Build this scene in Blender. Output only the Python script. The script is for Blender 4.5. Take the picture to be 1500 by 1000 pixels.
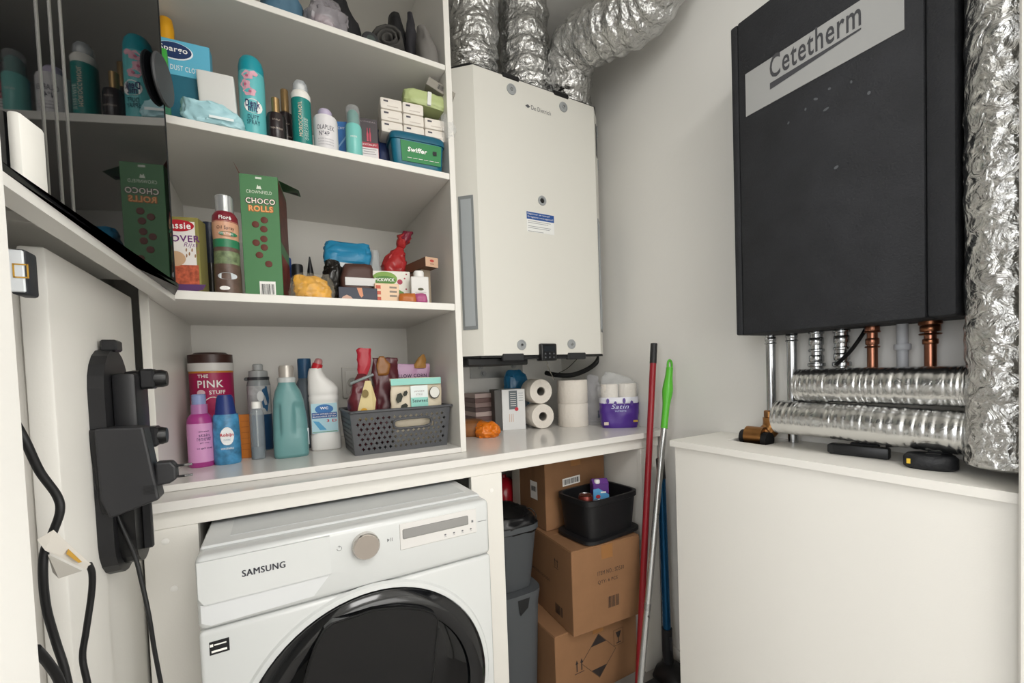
import bpy, bmesh, math, random
from mathutils import Vector, Matrix, noise
random.seed(7)
S = bpy.context.scene
for o in list(bpy.data.objects): bpy.data.objects.remove(o)
COL = S.collection
# ------------------------------------------------------------------ camera
FPX, PCX, PCY, EYE = 619.76, 750.0, 562.41, 1.168
CM = Matrix(((0.86962913, 0.04746742, -0.49141837), (-0.49235212, 0.00972936, -0.87034173), (-0.0365317, 0.9988254, 0.03183162)))
cd = bpy.data.cameras.new('camera'); cam = bpy.data.objects.new('camera', cd); COL.objects.link(cam)
cd.sensor_fit = 'HORIZONTAL'; cd.sensor_width = 36.0; cd.lens = FPX / 1500 * 36; cd.shift_y = (PCY - 500) / 1500
cd.clip_start = 0.02; cd.clip_end = 50
mw = CM.to_4x4(); mw.translation = (0, 0, EYE); cam.matrix_world = mw
S.camera = cam
S.view_settings.view_transform = 'Standard'; S.view_settings.look = 'None'
S.view_settings.gamma = 1.0; S.view_settings.use_curve_mapping = False
S.view_settings.exposure = 0.14
# ------------------------------------------------------------------ world daylight and added fill lights in the hall
wd = bpy.data.worlds.new('daylight'); S.world = wd; wd.use_nodes = True
wb = wd.node_tree.nodes['Background']; wb.inputs[0].default_value = (0.93, 0.96, 1.0, 1); wb.inputs[1].default_value = 0.9
def area(name, loc, rot, sx, sy, power, col):
    l = bpy.data.lights.new(name, 'AREA'); l.shape = 'RECTANGLE'; l.size = sx; l.size_y = sy; l.energy = power; l.color = col
    o = bpy.data.objects.new(name, l); COL.objects.link(o); o.location = loc; o.rotation_euler = rot; return o
area('hall_left_fill', (-2.6, -0.75, 1.75), (math.radians(90), 0, math.radians(-65)), 1.7, 1.7, 38, (0.98, 0.99, 1.0))  # added area light to brighten the right wall, no window behind it
area('hall_front_fill', (0.5, -1.78, 1.45), (math.radians(90), 0, 0), 1.9, 1.5, 24, (1.0, 0.995, 0.98))  # added frontal fill for shelf interiors and boiler; hall wall is solid
area('hall_right_fill', (3.1, -0.85, 1.7), (math.radians(90), 0, math.radians(65)), 1.7, 1.8, 72, (0.97, 0.985, 1.0))  # added side light for the left board, at the open hall end
area('hall_overhead_fill', (0.3, -0.8, 2.58), (0, 0, 0), 0.9, 0.9, 26, (1.0, 0.985, 0.96))  # unseen overhead fill, added without any lamp fitting

# ------------------------------------------------------------------ pixel to place
def W(px, py, x=None, y=None, z=None):
    d = CM @ Vector((px - PCX, -(py - PCY), -FPX))
    t = x / d.x if x is not None else (y / d.y if y is not None else (z - EYE) / d.z)
    return Vector((0, 0, EYE)) + d * t
# ------------------------------------------------------------------ materials
def lin(c): return c / 12.92 if c <= .04045 else ((c + .055) / 1.055) ** 2.4
MC = {}
def m(hexc, rough=.5, metal=0., bump=0., bscale=80., alpha=1., trans=0., var=0., vscale=6., ior=1.45, coat=0., emit=0., detail=4.):
    key = (hexc, rough, metal, bump, bscale, alpha, trans, var, vscale, ior, coat, emit)
    if key in MC: return MC[key]
    rgb = [lin(int(hexc[i:i + 2], 16) / 255) for i in (1, 3, 5)]
    mt = bpy.data.materials.new('mat_' + hexc[1:]); mt.use_nodes = True
    nt = mt.node_tree; p = nt.nodes['Principled BSDF']
    p.inputs['Base Color'].default_value = (*rgb, 1); p.inputs['Roughness'].default_value = rough
    p.inputs['Metallic'].default_value = metal; p.inputs['IOR'].default_value = ior
    p.inputs['Alpha'].default_value = alpha; p.inputs['Transmission Weight'].default_value = trans
    p.inputs['Coat Weight'].default_value = coat; p.inputs['Coat Roughness'].default_value = .08
    tc = nt.nodes.new('ShaderNodeTexCoord')
    if bump:
        n = nt.nodes.new('ShaderNodeTexNoise'); n.inputs['Scale'].default_value = bscale; n.inputs['Detail'].default_value = detail
        b = nt.nodes.new('ShaderNodeBump'); b.inputs['Strength'].default_value = bump; b.inputs['Distance'].default_value = .01
        nt.links.new(tc.outputs['Object'], n.inputs['Vector']); nt.links.new(n.outputs['Fac'], b.inputs['Height']); nt.links.new(b.outputs['Normal'], p.inputs['Normal'])
    if var:
        n = nt.nodes.new('ShaderNodeTexNoise'); n.inputs['Scale'].default_value = vscale; n.inputs['Detail'].default_value = 5
        r = nt.nodes.new('ShaderNodeValToRGB')
        r.color_ramp.elements[0].position = .3; r.color_ramp.elements[1].position = .7
        r.color_ramp.elements[0].color = (*[c * (1 - var) for c in rgb], 1); r.color_ramp.elements[1].color = (*[min(1, c * (1 + var)) for c in rgb], 1)
        nt.links.new(tc.outputs['Object'], n.inputs['Vector']); nt.links.new(n.outputs['Fac'], r.inputs['Fac']); nt.links.new(r.outputs['Color'], p.inputs['Base Color'])
    MC[key] = mt; return mt
def foil_mat(name, base, rough, bump, sc, stripes=0.):
    mt = bpy.data.materials.new(name); mt.use_nodes = True; nt = mt.node_tree; p = nt.nodes['Principled BSDF']
    p.inputs['Base Color'].default_value = (base, base, base * .985, 1); p.inputs['Metallic'].default_value = 1; p.inputs['Roughness'].default_value = rough
    tc = nt.nodes.new('ShaderNodeTexCoord')
    v = nt.nodes.new('ShaderNodeTexVoronoi'); v.inputs['Scale'].default_value = sc; v.feature = 'SMOOTH_F1'
    n = nt.nodes.new('ShaderNodeTexNoise'); n.inputs['Scale'].default_value = sc * .8; n.inputs['Detail'].default_value = 6; n.inputs['Distortion'].default_value = 1.5
    a = nt.nodes.new('ShaderNodeMath'); a.operation = 'ADD'
    b = nt.nodes.new('ShaderNodeBump'); b.inputs['Strength'].default_value = bump; b.inputs['Distance'].default_value = .01
    L = nt.links.new
    L(tc.outputs['Object'], v.inputs['Vector']); L(tc.outputs['Object'], n.inputs['Vector']); L(v.outputs['Distance'], a.inputs[0]); L(n.outputs['Fac'], a.inputs[1])
    L(a.outputs[0], b.inputs['Height']); L(b.outputs['Normal'], p.inputs['Normal'])
    return mt
WHITE = m('#e6e3dc', .42, bump=.03, bscale=300)
LAMI = m('#e2dfd8', .38, bump=.02, bscale=400)          # shelf laminate
GLOSSW = m('#dedbd6', .16)
WALL = m('#e5e3de', .85, bump=.05, bscale=45)
BLACK = m('#161617', .45); BLACKG = m('#0b0c0e', .05, coat=.6); RUBBER = m('#121213', .7)
DGREY = m('#3c3d3f', .5); CHROME = m('#b9bbbd', .22, metal=1.); STEEL = m('#9a9c9d', .35, metal=1.)
COPPER = m('#9c6a55', .28, metal=1.); BRASS = m('#a8794a', .34, metal=1., var=.15, vscale=30)
CLEAR = m('#e9ecee', .12, alpha=.22); CLEARB = m('#dfe5ea', .08, alpha=.35)
CARD = m('#876243', .85, var=.06, vscale=9, bump=.05, bscale=60); INK = m('#2b2320', .8); PRINTW = m('#f0eeea', .6)
PRINTK = m('#1c1c20', .6)
# ------------------------------------------------------------------ mesh helpers
XF = {}
def thing(name, label, cat, loc=(0, 0, 0), rz=0., group=None, rx=0., ry=0.):
    o = bpy.data.objects.new(name, None); COL.objects.link(o); o.empty_display_size = .05
    o.location = loc; o.rotation_euler = (rx, ry, rz); o['label'] = label; o['category'] = cat
    if group: o['group'] = group
    XF[o.name] = Matrix.Translation(Vector(loc)) @ Matrix.Rotation(rz, 4, 'Z') @ Matrix.Rotation(ry, 4, 'Y') @ Matrix.Rotation(rx, 4, 'X')
    return o
def tag(o, label, cat, group=None):
    o['label'] = label; o['category'] = cat
    if group: o['group'] = group
    return o
def struct(o): o['kind'] = 'structure'; return o
def mk(name, verts, faces, mat, parent=None, world=False, smooth=False, crease=None):
    me = bpy.data.meshes.new(name)
    if world and parent is not None and parent.name in XF:
        inv = XF[parent.name].inverted(); verts = [inv @ Vector(v) for v in verts]
    me.from_pydata([tuple(v) for v in verts], [], faces)
    bm = bmesh.new(); bm.from_mesh(me); bmesh.ops.recalc_face_normals(bm, faces=bm.faces); bm.to_mesh(me); bm.free()
    if smooth:
        for p in me.polygons: p.use_smooth = True
        if crease is not None: me.set_sharp_from_angle(angle=math.radians(crease))
    me.materials.append(mat)
    o = bpy.data.objects.new(name, me); COL.objects.link(o)
    if parent is not None: o.parent = parent
    return o
def box(name, par, mat, X, Y, Z, bev=.0015, world=True, seg=1, rot=None):
    bm = bmesh.new(); bmesh.ops.create_cube(bm, size=1)
    for v in bm.verts: v.co = Vector((X[0] + (v.co.x + .5) * (X[1] - X[0]), Y[0] + (v.co.y + .5) * (Y[1] - Y[0]), Z[0] + (v.co.z + .5) * (Z[1] - Z[0])))
    if bev: bmesh.ops.bevel(bm, geom=list(bm.edges), offset=bev, segments=seg, affect='EDGES', profile=.5)
    if rot is not None:
        c = Vector((sum(X) / 2, sum(Y) / 2, sum(Z) / 2))
        for v in bm.verts: v.co = c + rot @ (v.co - c)
    bm.verts.index_update(); vs = [v.co.copy() for v in bm.verts]; fs = [[v.index for v in f.verts] for f in bm.faces]; bm.free()
    return mk(name, vs, fs, mat, par, world, smooth=seg > 1, crease=40)
def lathe(name, par, mat, prof, seg=28, c=(0, 0, 0), axis='Z', sx=1., sy=1., world=False, caps=True, crease=35):
    vs, fs = [], []; n = len(prof)
    for r, h in prof:
        for k in range(seg):
            a = 2 * math.pi * k / seg; p = (r * math.cos(a) * sx, r * math.sin(a) * sy, h)
            if axis == 'Y': p = (p[0], -p[2], p[1])       # h grows towards -Y
            elif axis == 'X': p = (p[2], p[0], p[1])
            vs.append(Vector(c) + Vector(p))
    for i in range(n - 1):
        for k in range(seg):
            k2 = (k + 1) % seg; fs.append([i * seg + k, i * seg + k2, (i + 1) * seg + k2, (i + 1) * seg + k])
    if caps:
        fs.append([k for k in range(seg)]); fs.append([(n - 1) * seg + k for k in range(seg)])
    return mk(name, vs, fs, mat, par, world, smooth=True, crease=crease)
def loft(name, par, mat, secs, seg=32, world=False, caps=True, crump=0., cscale=20., seed=0., crease=50, keep=0.):
    """secs: (z, hx, hy, cx, cy, power) superellipse rings"""
    vs, fs = [], []; n = len(secs)
    for s in secs:
        z, hx, hy = s[:3]; cx = s[3] if len(s) > 3 else 0; cy = s[4] if len(s) > 4 else 0; pw = s[5] if len(s) > 5 else 2.
        for k in range(seg):
            a = 2 * math.pi * (k + .5) / seg; ca, sa = math.cos(a), math.sin(a)
            vs.append(Vector((cx + hx * math.copysign(abs(ca) ** (2 / pw), ca), cy + hy * math.copysign(abs(sa) ** (2 / pw), sa), z)))
    if crump:
        z0 = min(v.z for v in vs)
        for v in vs:
            d = noise.noise_vector(Vector(v) * cscale + Vector((seed, seed * 2, 3))); d2 = noise.noise_vector(Vector(v) * cscale * 2.7 + Vector((seed + 9, 1, 3)))
            rg = 1 - abs(noise.noise(Vector(v) * cscale * 1.3 + Vector((seed * 3, 5, 1)))) * 2.2; rg2 = 1 - abs(noise.noise(Vector(v) * cscale * 2.6 + Vector((2, seed, 7)))) * 2.2
            q = (d * .8 + d2 * .35) * crump + Vector((v.x - secs[0][3] if len(secs[0]) > 3 else v.x, v.y, 0)).normalized() * (rg * .55 + rg2 * .35) * crump
            if v.z + q.z < z0: q.z = z0 - v.z
            if v.z > z0 + 1e-4: v += q
    for i in range(n - 1):
        for k in range(seg):
            k2 = (k + 1) % seg; fs.append([i * seg + k, i * seg + k2, (i + 1) * seg + k2, (i + 1) * seg + k])
    if caps:
        fs.append([k for k in range(seg)]); fs.append([(n - 1) * seg + k for k in range(seg)])
    return mk(name, vs, fs, mat, par, world, smooth=True, crease=crease)
def dens(secs, n):
    """subdivide loft sections"""
    out = []
    full = [tuple(s) + (0, 0, 2.)[len(s) - 3:] if len(s) < 6 else tuple(s) for s in secs]
    for a, b in zip(full, full[1:]):
        for i in range(n): out.append(tuple(a[j] + (b[j] - a[j]) * i / n for j in range(6)))
    out.append(full[-1]); return out
def smoothpts(pts, n=8):
    P = [Vector(p) for p in pts]
    if len(P) < 3: return [P[0].lerp(P[-1], i / n) for i in range(n + 1)]
    out = []
    for i in range(len(P) - 1):
        p0 = P[max(i - 1, 0)]; p1 = P[i]; p2 = P[i + 1]; p3 = P[min(i + 2, len(P) - 1)]
        for k in range(n):
            t = k / n; out.append(.5 * ((2 * p1) + (p2 - p0) * t + (2 * p0 - 5 * p1 + 4 * p2 - p3) * t * t + (3 * p1 - p0 - 3 * p2 + p3) * t ** 3))
    out.append(P[-1]); return out
def tube(name, par, mat, pts, r, seg=12, n=8, world=True, sm=True, rfun=None, crease=60, raw=False):
    P = pts if raw else (smoothpts(pts, n) if sm else [Vector(p) for p in pts])
    P = [Vector(p) for p in P]
    vs, fs = [], []; up = None; N = len(P)
    for i, p in enumerate(P):
        t = (P[min(i + 1, N - 1)] - P[max(i - 1, 0)]).normalized()
        if up is None: up = t.orthogonal().normalized()
        up = (up - t * up.dot(t)).normalized(); s = t.cross(up)
        for k in range(seg):
            a = 2 * math.pi * k / seg; rr = r if rfun is None else rfun(i / (N - 1), a, p)
            vs.append(p + (up * math.cos(a) + s * math.sin(a)) * rr)
    for i in range(N - 1):
        for k in range(seg):
            k2 = (k + 1) % seg; fs.append([i * seg + k, i * seg + k2, (i + 1) * seg + k2, (i + 1) * seg + k])
    fs.append([k for k in range(seg)]); fs.append([(N - 1) * seg + k for k in range(seg)])
    return mk(name, vs, fs, mat, par, world, smooth=True, crease=crease)
EX, EY, EZ = Vector((1, 0, 0)), Vector((0, 1, 0)), Vector((0, 0, 1))
def poly(name, par, mat, pts, world=True): return mk(name, pts, [list(range(len(pts)))], mat, par, world)
def quad(name, par, mat, o, w, h, r=EX, u=EZ, world=True):
    o, r, u = Vector(o), Vector(r).normalized(), Vector(u).normalized()
    return poly(name, par, mat, [o - r * w / 2 - u * h / 2, o + r * w / 2 - u * h / 2, o + r * w / 2 + u * h / 2, o - r * w / 2 + u * h / 2], world)
def disc2(name, par, mat, o, rx, ry, r=EX, u=EZ, world=True, n=24):
    o, r, u = Vector(o), Vector(r).normalized(), Vector(u).normalized()
    return poly(name, par, mat, [o + r * rx * math.cos(6.28318 * k / n) + u * ry * math.sin(6.28318 * k / n) for k in range(n)], world)
def prism(name, par, mat, pts, depth, world=True, bev=0.):
    """pts: planar outline; depth: vector"""
    n = len(pts); d = Vector(depth); vs = [Vector(p) for p in pts] + [Vector(p) + d for p in pts]
    fs = [list(range(n)), list(range(2 * n - 1, n - 1, -1))] + [[i, (i + 1) % n, n + (i + 1) % n, n + i] for i in range(n)]
    return mk(name, vs, fs, mat, par, world)
def text(par, s, mat, o, r=EX, u=EZ, w=None, h=None, cyl=None, name='lettering', bold=.0, world=True, shear=0., xo=0.):
    if 'M' in s or s in ('remover', 'stain'): bold = 0.
    c = bpy.data.curves.new('t', 'FONT'); c.body = s; c.align_x = 'CENTER'; c.align_y = 'CENTER'; c.offset = bold; c.shear = shear; c.resolution_u = 3; c.space_character = 1.1
    t = bpy.data.objects.new('t', c); COL.objects.link(t)
    dg = bpy.context.evaluated_depsgraph_get(); dg.update()
    me = bpy.data.meshes.new_from_object(t.evaluated_get(dg)); bpy.data.objects.remove(t); bpy.data.curves.remove(c)
    vs = [v.co.copy() for v in me.vertices]; fs = [list(p.vertices) for p in me.polygons]; bpy.data.meshes.remove(me)
    if not vs: return None
    x0, x1 = min(v.x for v in vs), max(v.x for v in vs); y0, y1 = min(v.y for v in vs), max(v.y for v in vs)
    kx = w / (x1 - x0) if w else h / (y1 - y0); ky = h / (y1 - y0) if h else kx
    o, r, u = Vector(o), Vector(r).normalized(), Vector(u).normalized(); nn = r.cross(u)
    out = []
    for v in vs:
        x = (v.x - (x0 + x1) / 2) * kx + xo; y = (v.y - (y0 + y1) / 2) * ky
        if cyl: out.append(o + r * (cyl * math.sin(x / cyl)) + u * y + nn * (cyl * math.cos(x / cyl) - cyl))
        else: out.append(o + r * x + u * y)
    return mk(name, out, fs, mat, par, world)
def bars(par, mat, o, w, h, r=EX, u=EZ, n=18, world=True, name='barcode', seed=1):
    rnd = random.Random(seed); o, r, u = Vector(o), Vector(r).normalized(), Vector(u).normalized(); vs, fs = [], []
    for i in range(n):
        a = (i + .1) / n * w - w / 2; b = a + w / n * rnd.uniform(.25, .75); k = len(vs)
        vs += [o + r * a - u * h / 2, o + r * b - u * h / 2, o + r * b + u * h / 2, o + r * a + u * h / 2]; fs.append([k, k + 1, k + 2, k + 3])
    return mk(name, vs, fs, mat, par, world)
def spec(pl, pr, pt, pb, y, zb=None):
    """centre x, apparent width, height above zb at depth y for a pixel box"""
    pm = (pt + pb) / 2; a = W(pl, pm, y=y); b = W(pr, pm, y=y); t = W((pl + pr) / 2, pt, y=y)
    xc = (a.x + b.x) / 2; return xc, (b.x - a.x), (t.z - zb if zb is not None else t.z)
def face_cam(x, y): return -math.atan2(x, y)
# ================================================================== the room shell
Z0 = 0.; CEIL = 2.62; YB = 1.79; XR = 1.31; XL = -.256
def slab(name, mat, X, Y, Z, bev=0.): return struct(box(name, None, mat, X, Y, Z, bev))
FLOOR = m('#8a8681', .45, var=.08, vscale=3)
slab('floor', FLOOR, (-3., 3.5), (-1.9, YB + .1), (-.06, 0))
slab('wall_back', WALL, (-.5, XR + .1), (YB, YB + .1), (0, CEIL))
slab('wall_right', WALL, (XR, XR + .1), (.14, YB), (0, CEIL))
slab('ceiling', WALL, (-3., 3.5), (-1.9, YB + .1), (CEIL, CEIL + .06))
slab('baseboard_right', WHITE, (XR - .012, XR), (.9, YB), (0, .075), .002)
# door opening: right jamb with its wall, left jamb with its wall
slab('trim_1', WHITE, (1.036, 1.075), (.06, .19), (0, CEIL), .003)
slab('wall_hall_right', WALL, (1.075, 3.5), (.04, .14), (0, CEIL))
slab('wall_hall_back', WALL, (-3., 3.5), (-1.9, -1.8), (0, CEIL))
pj = W(37, 641, y=.42).x                                    # edge of the left jamb
slab('trim_2', WHITE, (pj - .05, pj), (.36, .42), (0, CEIL), .004)
slab('wall_hall_left', WALL, (-3., pj - .05), (.37, .41), (0, CEIL))
slab('wall_side_left', WALL, (-.52, -.42), (.41, YB), (0, CEIL))
# ------------------------------------------------------------------ left partition board
pn = thing('partition_panel', 'white upright board carrying the black wall dock', 'panel', (-.30, 1.0, 0))
box('board', pn, WHITE, (-.284, XL), (.80, 1.198), (0, 1.356), .004, seg=2)
box('edge_strip', pn, m('#d5d1ca', .5), (-.335, -.2845), (.806, .83), (0, 1.352), .002)
# ------------------------------------------------------------------ dark glass cupboard, upper left
lb_ = thing('wall_ledge', 'white ledge board above the partition with dark glass door over it', 'ledge', (-.30, .85, 1.345))
RAIL = m('#e4e1da', .35)
def hprism(name, par, mat, pts, z0, z1):
    n_ = len(pts); return mk(name, [(x, y, z) for z in (z0, z1) for x, y in pts], [list(range(n_)), list(range(n_, 2 * n_))] + [[i, (i + 1) % n_, n_ + (i + 1) % n_, n_ + i] for i in range(n_)], mat, par, True)
hprism('lip', lb_, RAIL, ((-.226, .46), (-.203, .46), (-.1805, 1.19), (-.1835, 1.2), (-.212, 1.2)), 1.350, 1.362)
hprism('board', lb_, RAIL, ((-.42, .82), (-.2195, .82), (-.2095, 1.2), (-.42, 1.2)), 1.392, 1.404)
hprism('back_strip', lb_, RAIL, ((-.2195, .82), (-.2155, .82), (-.2055, 1.2), (-.2095, 1.2)), 1.3625, 1.404)
gth = math.radians(10.0); gd = Vector((math.sin(gth), math.cos(gth), 0)); gn = Vector((math.cos(gth), -math.sin(gth), 0)); g0 = Vector((-.162, 1.08, 0))
gc = thing('glass_door', 'open cupboard door of dark glass reflecting the shelves', 'door', (g0.x, g0.y, 1.362), -gth)
box('pane', gc, m('#0a0b0d', .025, ior=1.52), (-.008, 0), (-.62, 0), (.009, 1.2), .0012, world=False)
mk('base_frame', [(x, y, z) for z in (1.3625, 1.3705) for x, y in ((-.2005, .55), (-.1805, 1.19), (g0.x + .004, 1.09), (g0.x + .003, 1.078), (-.20, .868))], [[0, 1, 2, 3, 4], [5, 6, 7, 8, 9]] + [[i, (i + 1) % 5, 5 + (i + 1) % 5, 5 + i] for i in range(5)], m('#1d1d1f', .25), gc, True)
box('edge_trim', gc, BLACK, (-.009, .001), (-.0005, .0015), (.009, 1.2), 0, world=False)
for tt in (.3617, .337, .3153):
    box('trim_strip', gc, m('#8d8b86', .3, metal=.6), (0, .0012), (-tt - .0014, -tt + .0014), (.010, 1.2), 0, world=False)
box('latch_block', gc, m('#efece4', .4), (.0002, .012), (-.424, -.383), (.012, .105), .004, world=False, seg=2)
box('latch_foot', gc, BLACK, (.0002, .014), (-.427, -.380), (.0092, .0115), .001, world=False)
lathe('rubber_bumper', gc, DGREY, [(.010, .0003), (.044, .005), (.046, .008), (.044, .011), (.02, .012)], seg=36, c=(0, -.022, .395), axis='X')
# small smart lock box by the jamb
b = W(31, 398, y=.62); sx0, sx1, sx2 = W(12, 398, y=.62).x, W(37, 398, y=.62).x, W(50, 398, y=.635).x
sz0, sz1 = W(30, 431, y=.62).z, W(30, 364, y=.62).z
kb = thing('door_sensor', 'small white plastic sensor with dark rim and square emblem beside door jamb', 'sensor', (b.x, .62, sz0))
box('shell', kb, m('#24262b', .5), (sx0, sx2), (.6205, .645), (sz0, sz1), .003, seg=2)
box('face', kb, m('#dfe2e4', .4), (sx0, sx1), (.617, .6203), (sz0 + .002, sz1 - .002), .001)
EMB = m('#c99a3a', .5)
ex, ez = (sx0 + sx1) / 2 + .004, (sz0 + sz1) / 2
for (dx, dz, w, h) in ((0, .0065, .010, .0014), (0, -.0065, .010, .0014), (-.005, 0, .0014, .0144), (.005, 0, .0014, .0144)):
    quad('emblem', kb, EMB, (ex + dx, .6165, ez + dz), w, h)
box('mount', kb, WHITE, (sx0 - .03, sx1 - .004), (.626, .64), (sz0 + .008, sz1 - .008), .001)
# ------------------------------------------------------------------ vacuum wall dock
dk = thing('vacuum_wall_dock', 'black plastic vacuum wall dock with two round pegs screwed to white board', 'dock', (XL, .975, .80))
DB = m('#1c1c1e', .42); DB2 = m('#131314', .35)
def oval(cy, hw, z0, z1, n=10):
    pts = []
    for i in range(n + 1): t = math.pi * i / n; pts.append((cy + hw * math.cos(t), z1 - hw + hw * math.sin(t)))
    for i in range(n + 1): t = math.pi + math.pi * i / n; pts.append((cy + hw * math.cos(t), z0 + hw + hw * math.sin(t)))
    return pts
zt = W(165, 512, x=-.24).z; zbm = W(180, 845, x=-.235).z
prism('back_plate', dk, DB, [(XL + .0002, y, z) for y, z in oval(.978, .066, zbm, zt)], (.02, 0, 0))
prism('rim', dk, DB2, [(XL + .0202, y, z) for y, z in oval(.985, .05, zbm + .01, zt - .15)], (.022, 0, 0))
zm = W(200, 600, x=-.215).z
box('holder_block', dk, DB, (XL + .02, XL + .052), (.945, 1.03), (zm - .11, zm + .065), .006, seg=2)
box('top_tab', dk, DB, (XL + .004, XL + .026), (.965, 1.0), (zt - .004, zt + .016), .003)
box('cradle_rib', dk, DB, (XL + .042, XL + .056), (.975, .985), (zbm + .03, zm - .1), .002)
for py in (554, 637):
    q = W(243, py, y=.99); xe = q.x
    lathe('peg', dk, DB2, [(.014, 0), (.016, .01), (.016, xe - XL - .035), (.0135, xe - XL - .028)], seg=24, c=(XL + .03, .99, q.z), axis='X', world=True)
    box('peg_root', dk, DB, (XL + .05, XL + .072), (.972, 1.008), (q.z - .018, q.z + .018), .004)
# adapter with euro plug
ya = .93
q1 = W(144, 628, y=ya); q2 = W(240, 732, y=ya)
ad = thing('power_adapter', 'black power adapter with two-pin plug hanging on the wall dock', 'adapter', ((q1.x + q2.x) / 2, ya, q2.z))
AB = m('#29292b', .45)
x0, x1 = q1.x + .002, q2.x
_b = prism('brick', ad, AB, [(x0, ya - .03, q1.z + .003), (x1 - .015, ya - .03, q1.z - .0), (x1, ya - .03, q2.z + .008), (x0 + .012, ya - .03, q2.z - .012), (x0 + .002, ya - .03, q2.z + .02)], (0, .042, 0))
_c = prism('back_cover', ad, DB2, [(x0 - .012, ya - .022, q1.z), (x0 + .004, ya - .022, q1.z + .0025), (x0 + .016, ya - .022, q2.z - .012), (x0, ya - .022, q2.z - .004)], (0, .03, 0))
pz = W(245, 690, y=ya).z
xp = W(238, 690, y=ya).x
_p = prism('plug', ad, AB, [(xp - .006, ya - .022, pz + .02), (xp + .016, ya - .022, pz + .019), (xp + .022, ya - .022, pz + .01), (xp + .022, ya - .022, pz - .012), (xp + .012, ya - .022, pz - .018), (xp - .006, ya - .022, pz - .02)], (0, .026, 0))
for o_ in (_b, _p, _c):
    md = o_.modifiers.new('bevel', 'BEVEL'); md.width = .0035; md.segments = 2
for dz in (.0095, -.0095):
    tube('pin', ad, DB2, [(xp + .02, ya - .01, pz + dz), (xp + .032, ya - .01, pz + dz)], .0021, seg=8, n=1)
    tube('pin_tip', ad, CHROME, [(xp + .032, ya - .01, pz + dz), (xp + .043, ya - .01, pz + dz)], .0021, seg=8, n=1)
for i in range(7):
    quad('grip_line', ad, DB2, (x1 - .012, ya - .0304, q2.z + .02 + i * .0022), .016, .0008)
def cord(name, label, pts, r, y0=.7, mat=None, grp=None):
    return tag(tube(name, None, mat or m('#101011', .5), [W(p[0], p[1], y=(p[2] if len(p) > 2 else y0)) for p in pts], r, seg=10, n=8), label, 'cable', grp)
cord('adapter_cord', 'thin black cord running down from the power adapter', [(166, 738, .935), (178, 770, .93), (197, 812, .92), (207, 850, .91), (218, 900, .90), (226, 950, .90), (236, 1003, .90), (246, 1060, .9), (255, 1200, .9)], .0032)
cord('power_cable', 'thick black cable looping through the paper tag beside the jamb', [(20, 615, .66), (38, 648, .66), (58, 690, .67), (83, 725, .68), (88, 748, .68), (78, 778, .68), (66, 805, .68), (63, 840, .68), (68, 890, .69), (82, 940, .7), (96, 985, .7), (103, 1040, .7), (105, 1200, .7)], .0042)
cord('tag_cord', 'thin black cord hanging from the tip of the paper tag', [(130, 826, .74), (135, 840, .745), (134, 870, .75), (126, 925, .75), (121, 962, .75), (128, 1000, .75), (140, 1060, .75), (142, 1200, .75)], .0036)
cord('lower_cable', 'short run of black cable behind the door jamb', [(52, 950, .62), (70, 970, .64), (88, 1000, .66), (98, 1050, .665), (96, 1200, .67)], .0045)
tg = thing('cable_tag', 'folded white paper tag with yellow square taped around black cable', 'tag', W(95, 830, y=.70))
TAGM = m('#e2dcd2', .6)
def tagpoly(name, pts, mat, dy=0.): 
    P = [W(p[0], p[1], y=p[2] + dy) for p in pts]; return prism(name, tg, mat, P, (0, .0006, 0))
tagpoly('upper_fold', [(54, 790, .668), (78, 776, .668), (133, 826, .738), (126, 834, .738), (66, 806, .672)], TAGM)
tagpoly('lower_fold', [(70, 812, .672), (120, 836, .73), (86, 847, .70), (77, 838, .695)], m('#b9b4ab', .35))
tagpoly('emblem', [(100, 804, .697), (120, 823, .72), (115, 824, .716), (97, 811, .696)], EMB, -.002)
# ------------------------------------------------------------------ shelving unit
RF, RB = 1.22, 1.775; RLo, RLi, RRi, RRo = -.249, -.232, .4985, .517; ZC = .92
SH = {4: .936, 3: 1.380, 2: 1.775, 1: 2.098}
ru = thing('shelving_unit', 'white open shelving unit filled with household goods standing on the worktop', 'shelf', ((RLo + RRo) / 2, 1.5, ZC))
box('side_panel', ru, LAMI, (RLo, RLi), (RF, RB), (ZC + .0003, 2.5), .001)
box('side_panel', ru, LAMI, (RRi, RRo), (RF, RB), (ZC + .0003, 2.5), .001)
box('back_panel', ru, LAMI, (RLi, RRi), (RB - .006, RB), (ZC + .017, 2.48), 0)
for k, t in ((4, .0155), (3, .0205), (2, .0185), (1, .016)):
    box('shelf', ru, GLOSSW if k == 4 else LAMI, (RLi + .0003, RRi - .0003), (RF + (.002 if k != 4 else 0), RB - .006), (SH[k] - t, SH[k]), .001)
box('shelf', ru, LAMI, (RLi, RRi), (RF, RB - .006), (2.48, 2.5), .001)
so = thing('wall_socket', 'white wall socket on the shelf back panel behind the snack basket', 'socket', (.27, RB - .01, 1.1))
s1 = W(500, 538, y=RB - .01); s2 = W(530, 582, y=RB - .01)
box('plate', so, m('#e0ddd5', .35), (s1.x, s2.x + .01), (RB - .0145, RB - .0062), (s2.z, s1.z), .002)
box('insert', so, m('#e8e5de', .3), (s1.x + .012, s2.x - .002), (RB - .017, RB - .0146), (s2.z + .014, s1.z - .014), .002)
lathe('well', so, m('#b8b5ae', .4), [(.02, 0), (.019, .001), (.014, .0012)], c=((s1.x + s2.x) / 2 + .004, RB - .0172, (s1.z + s2.z) / 2), axis='Y', world=True)
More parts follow.
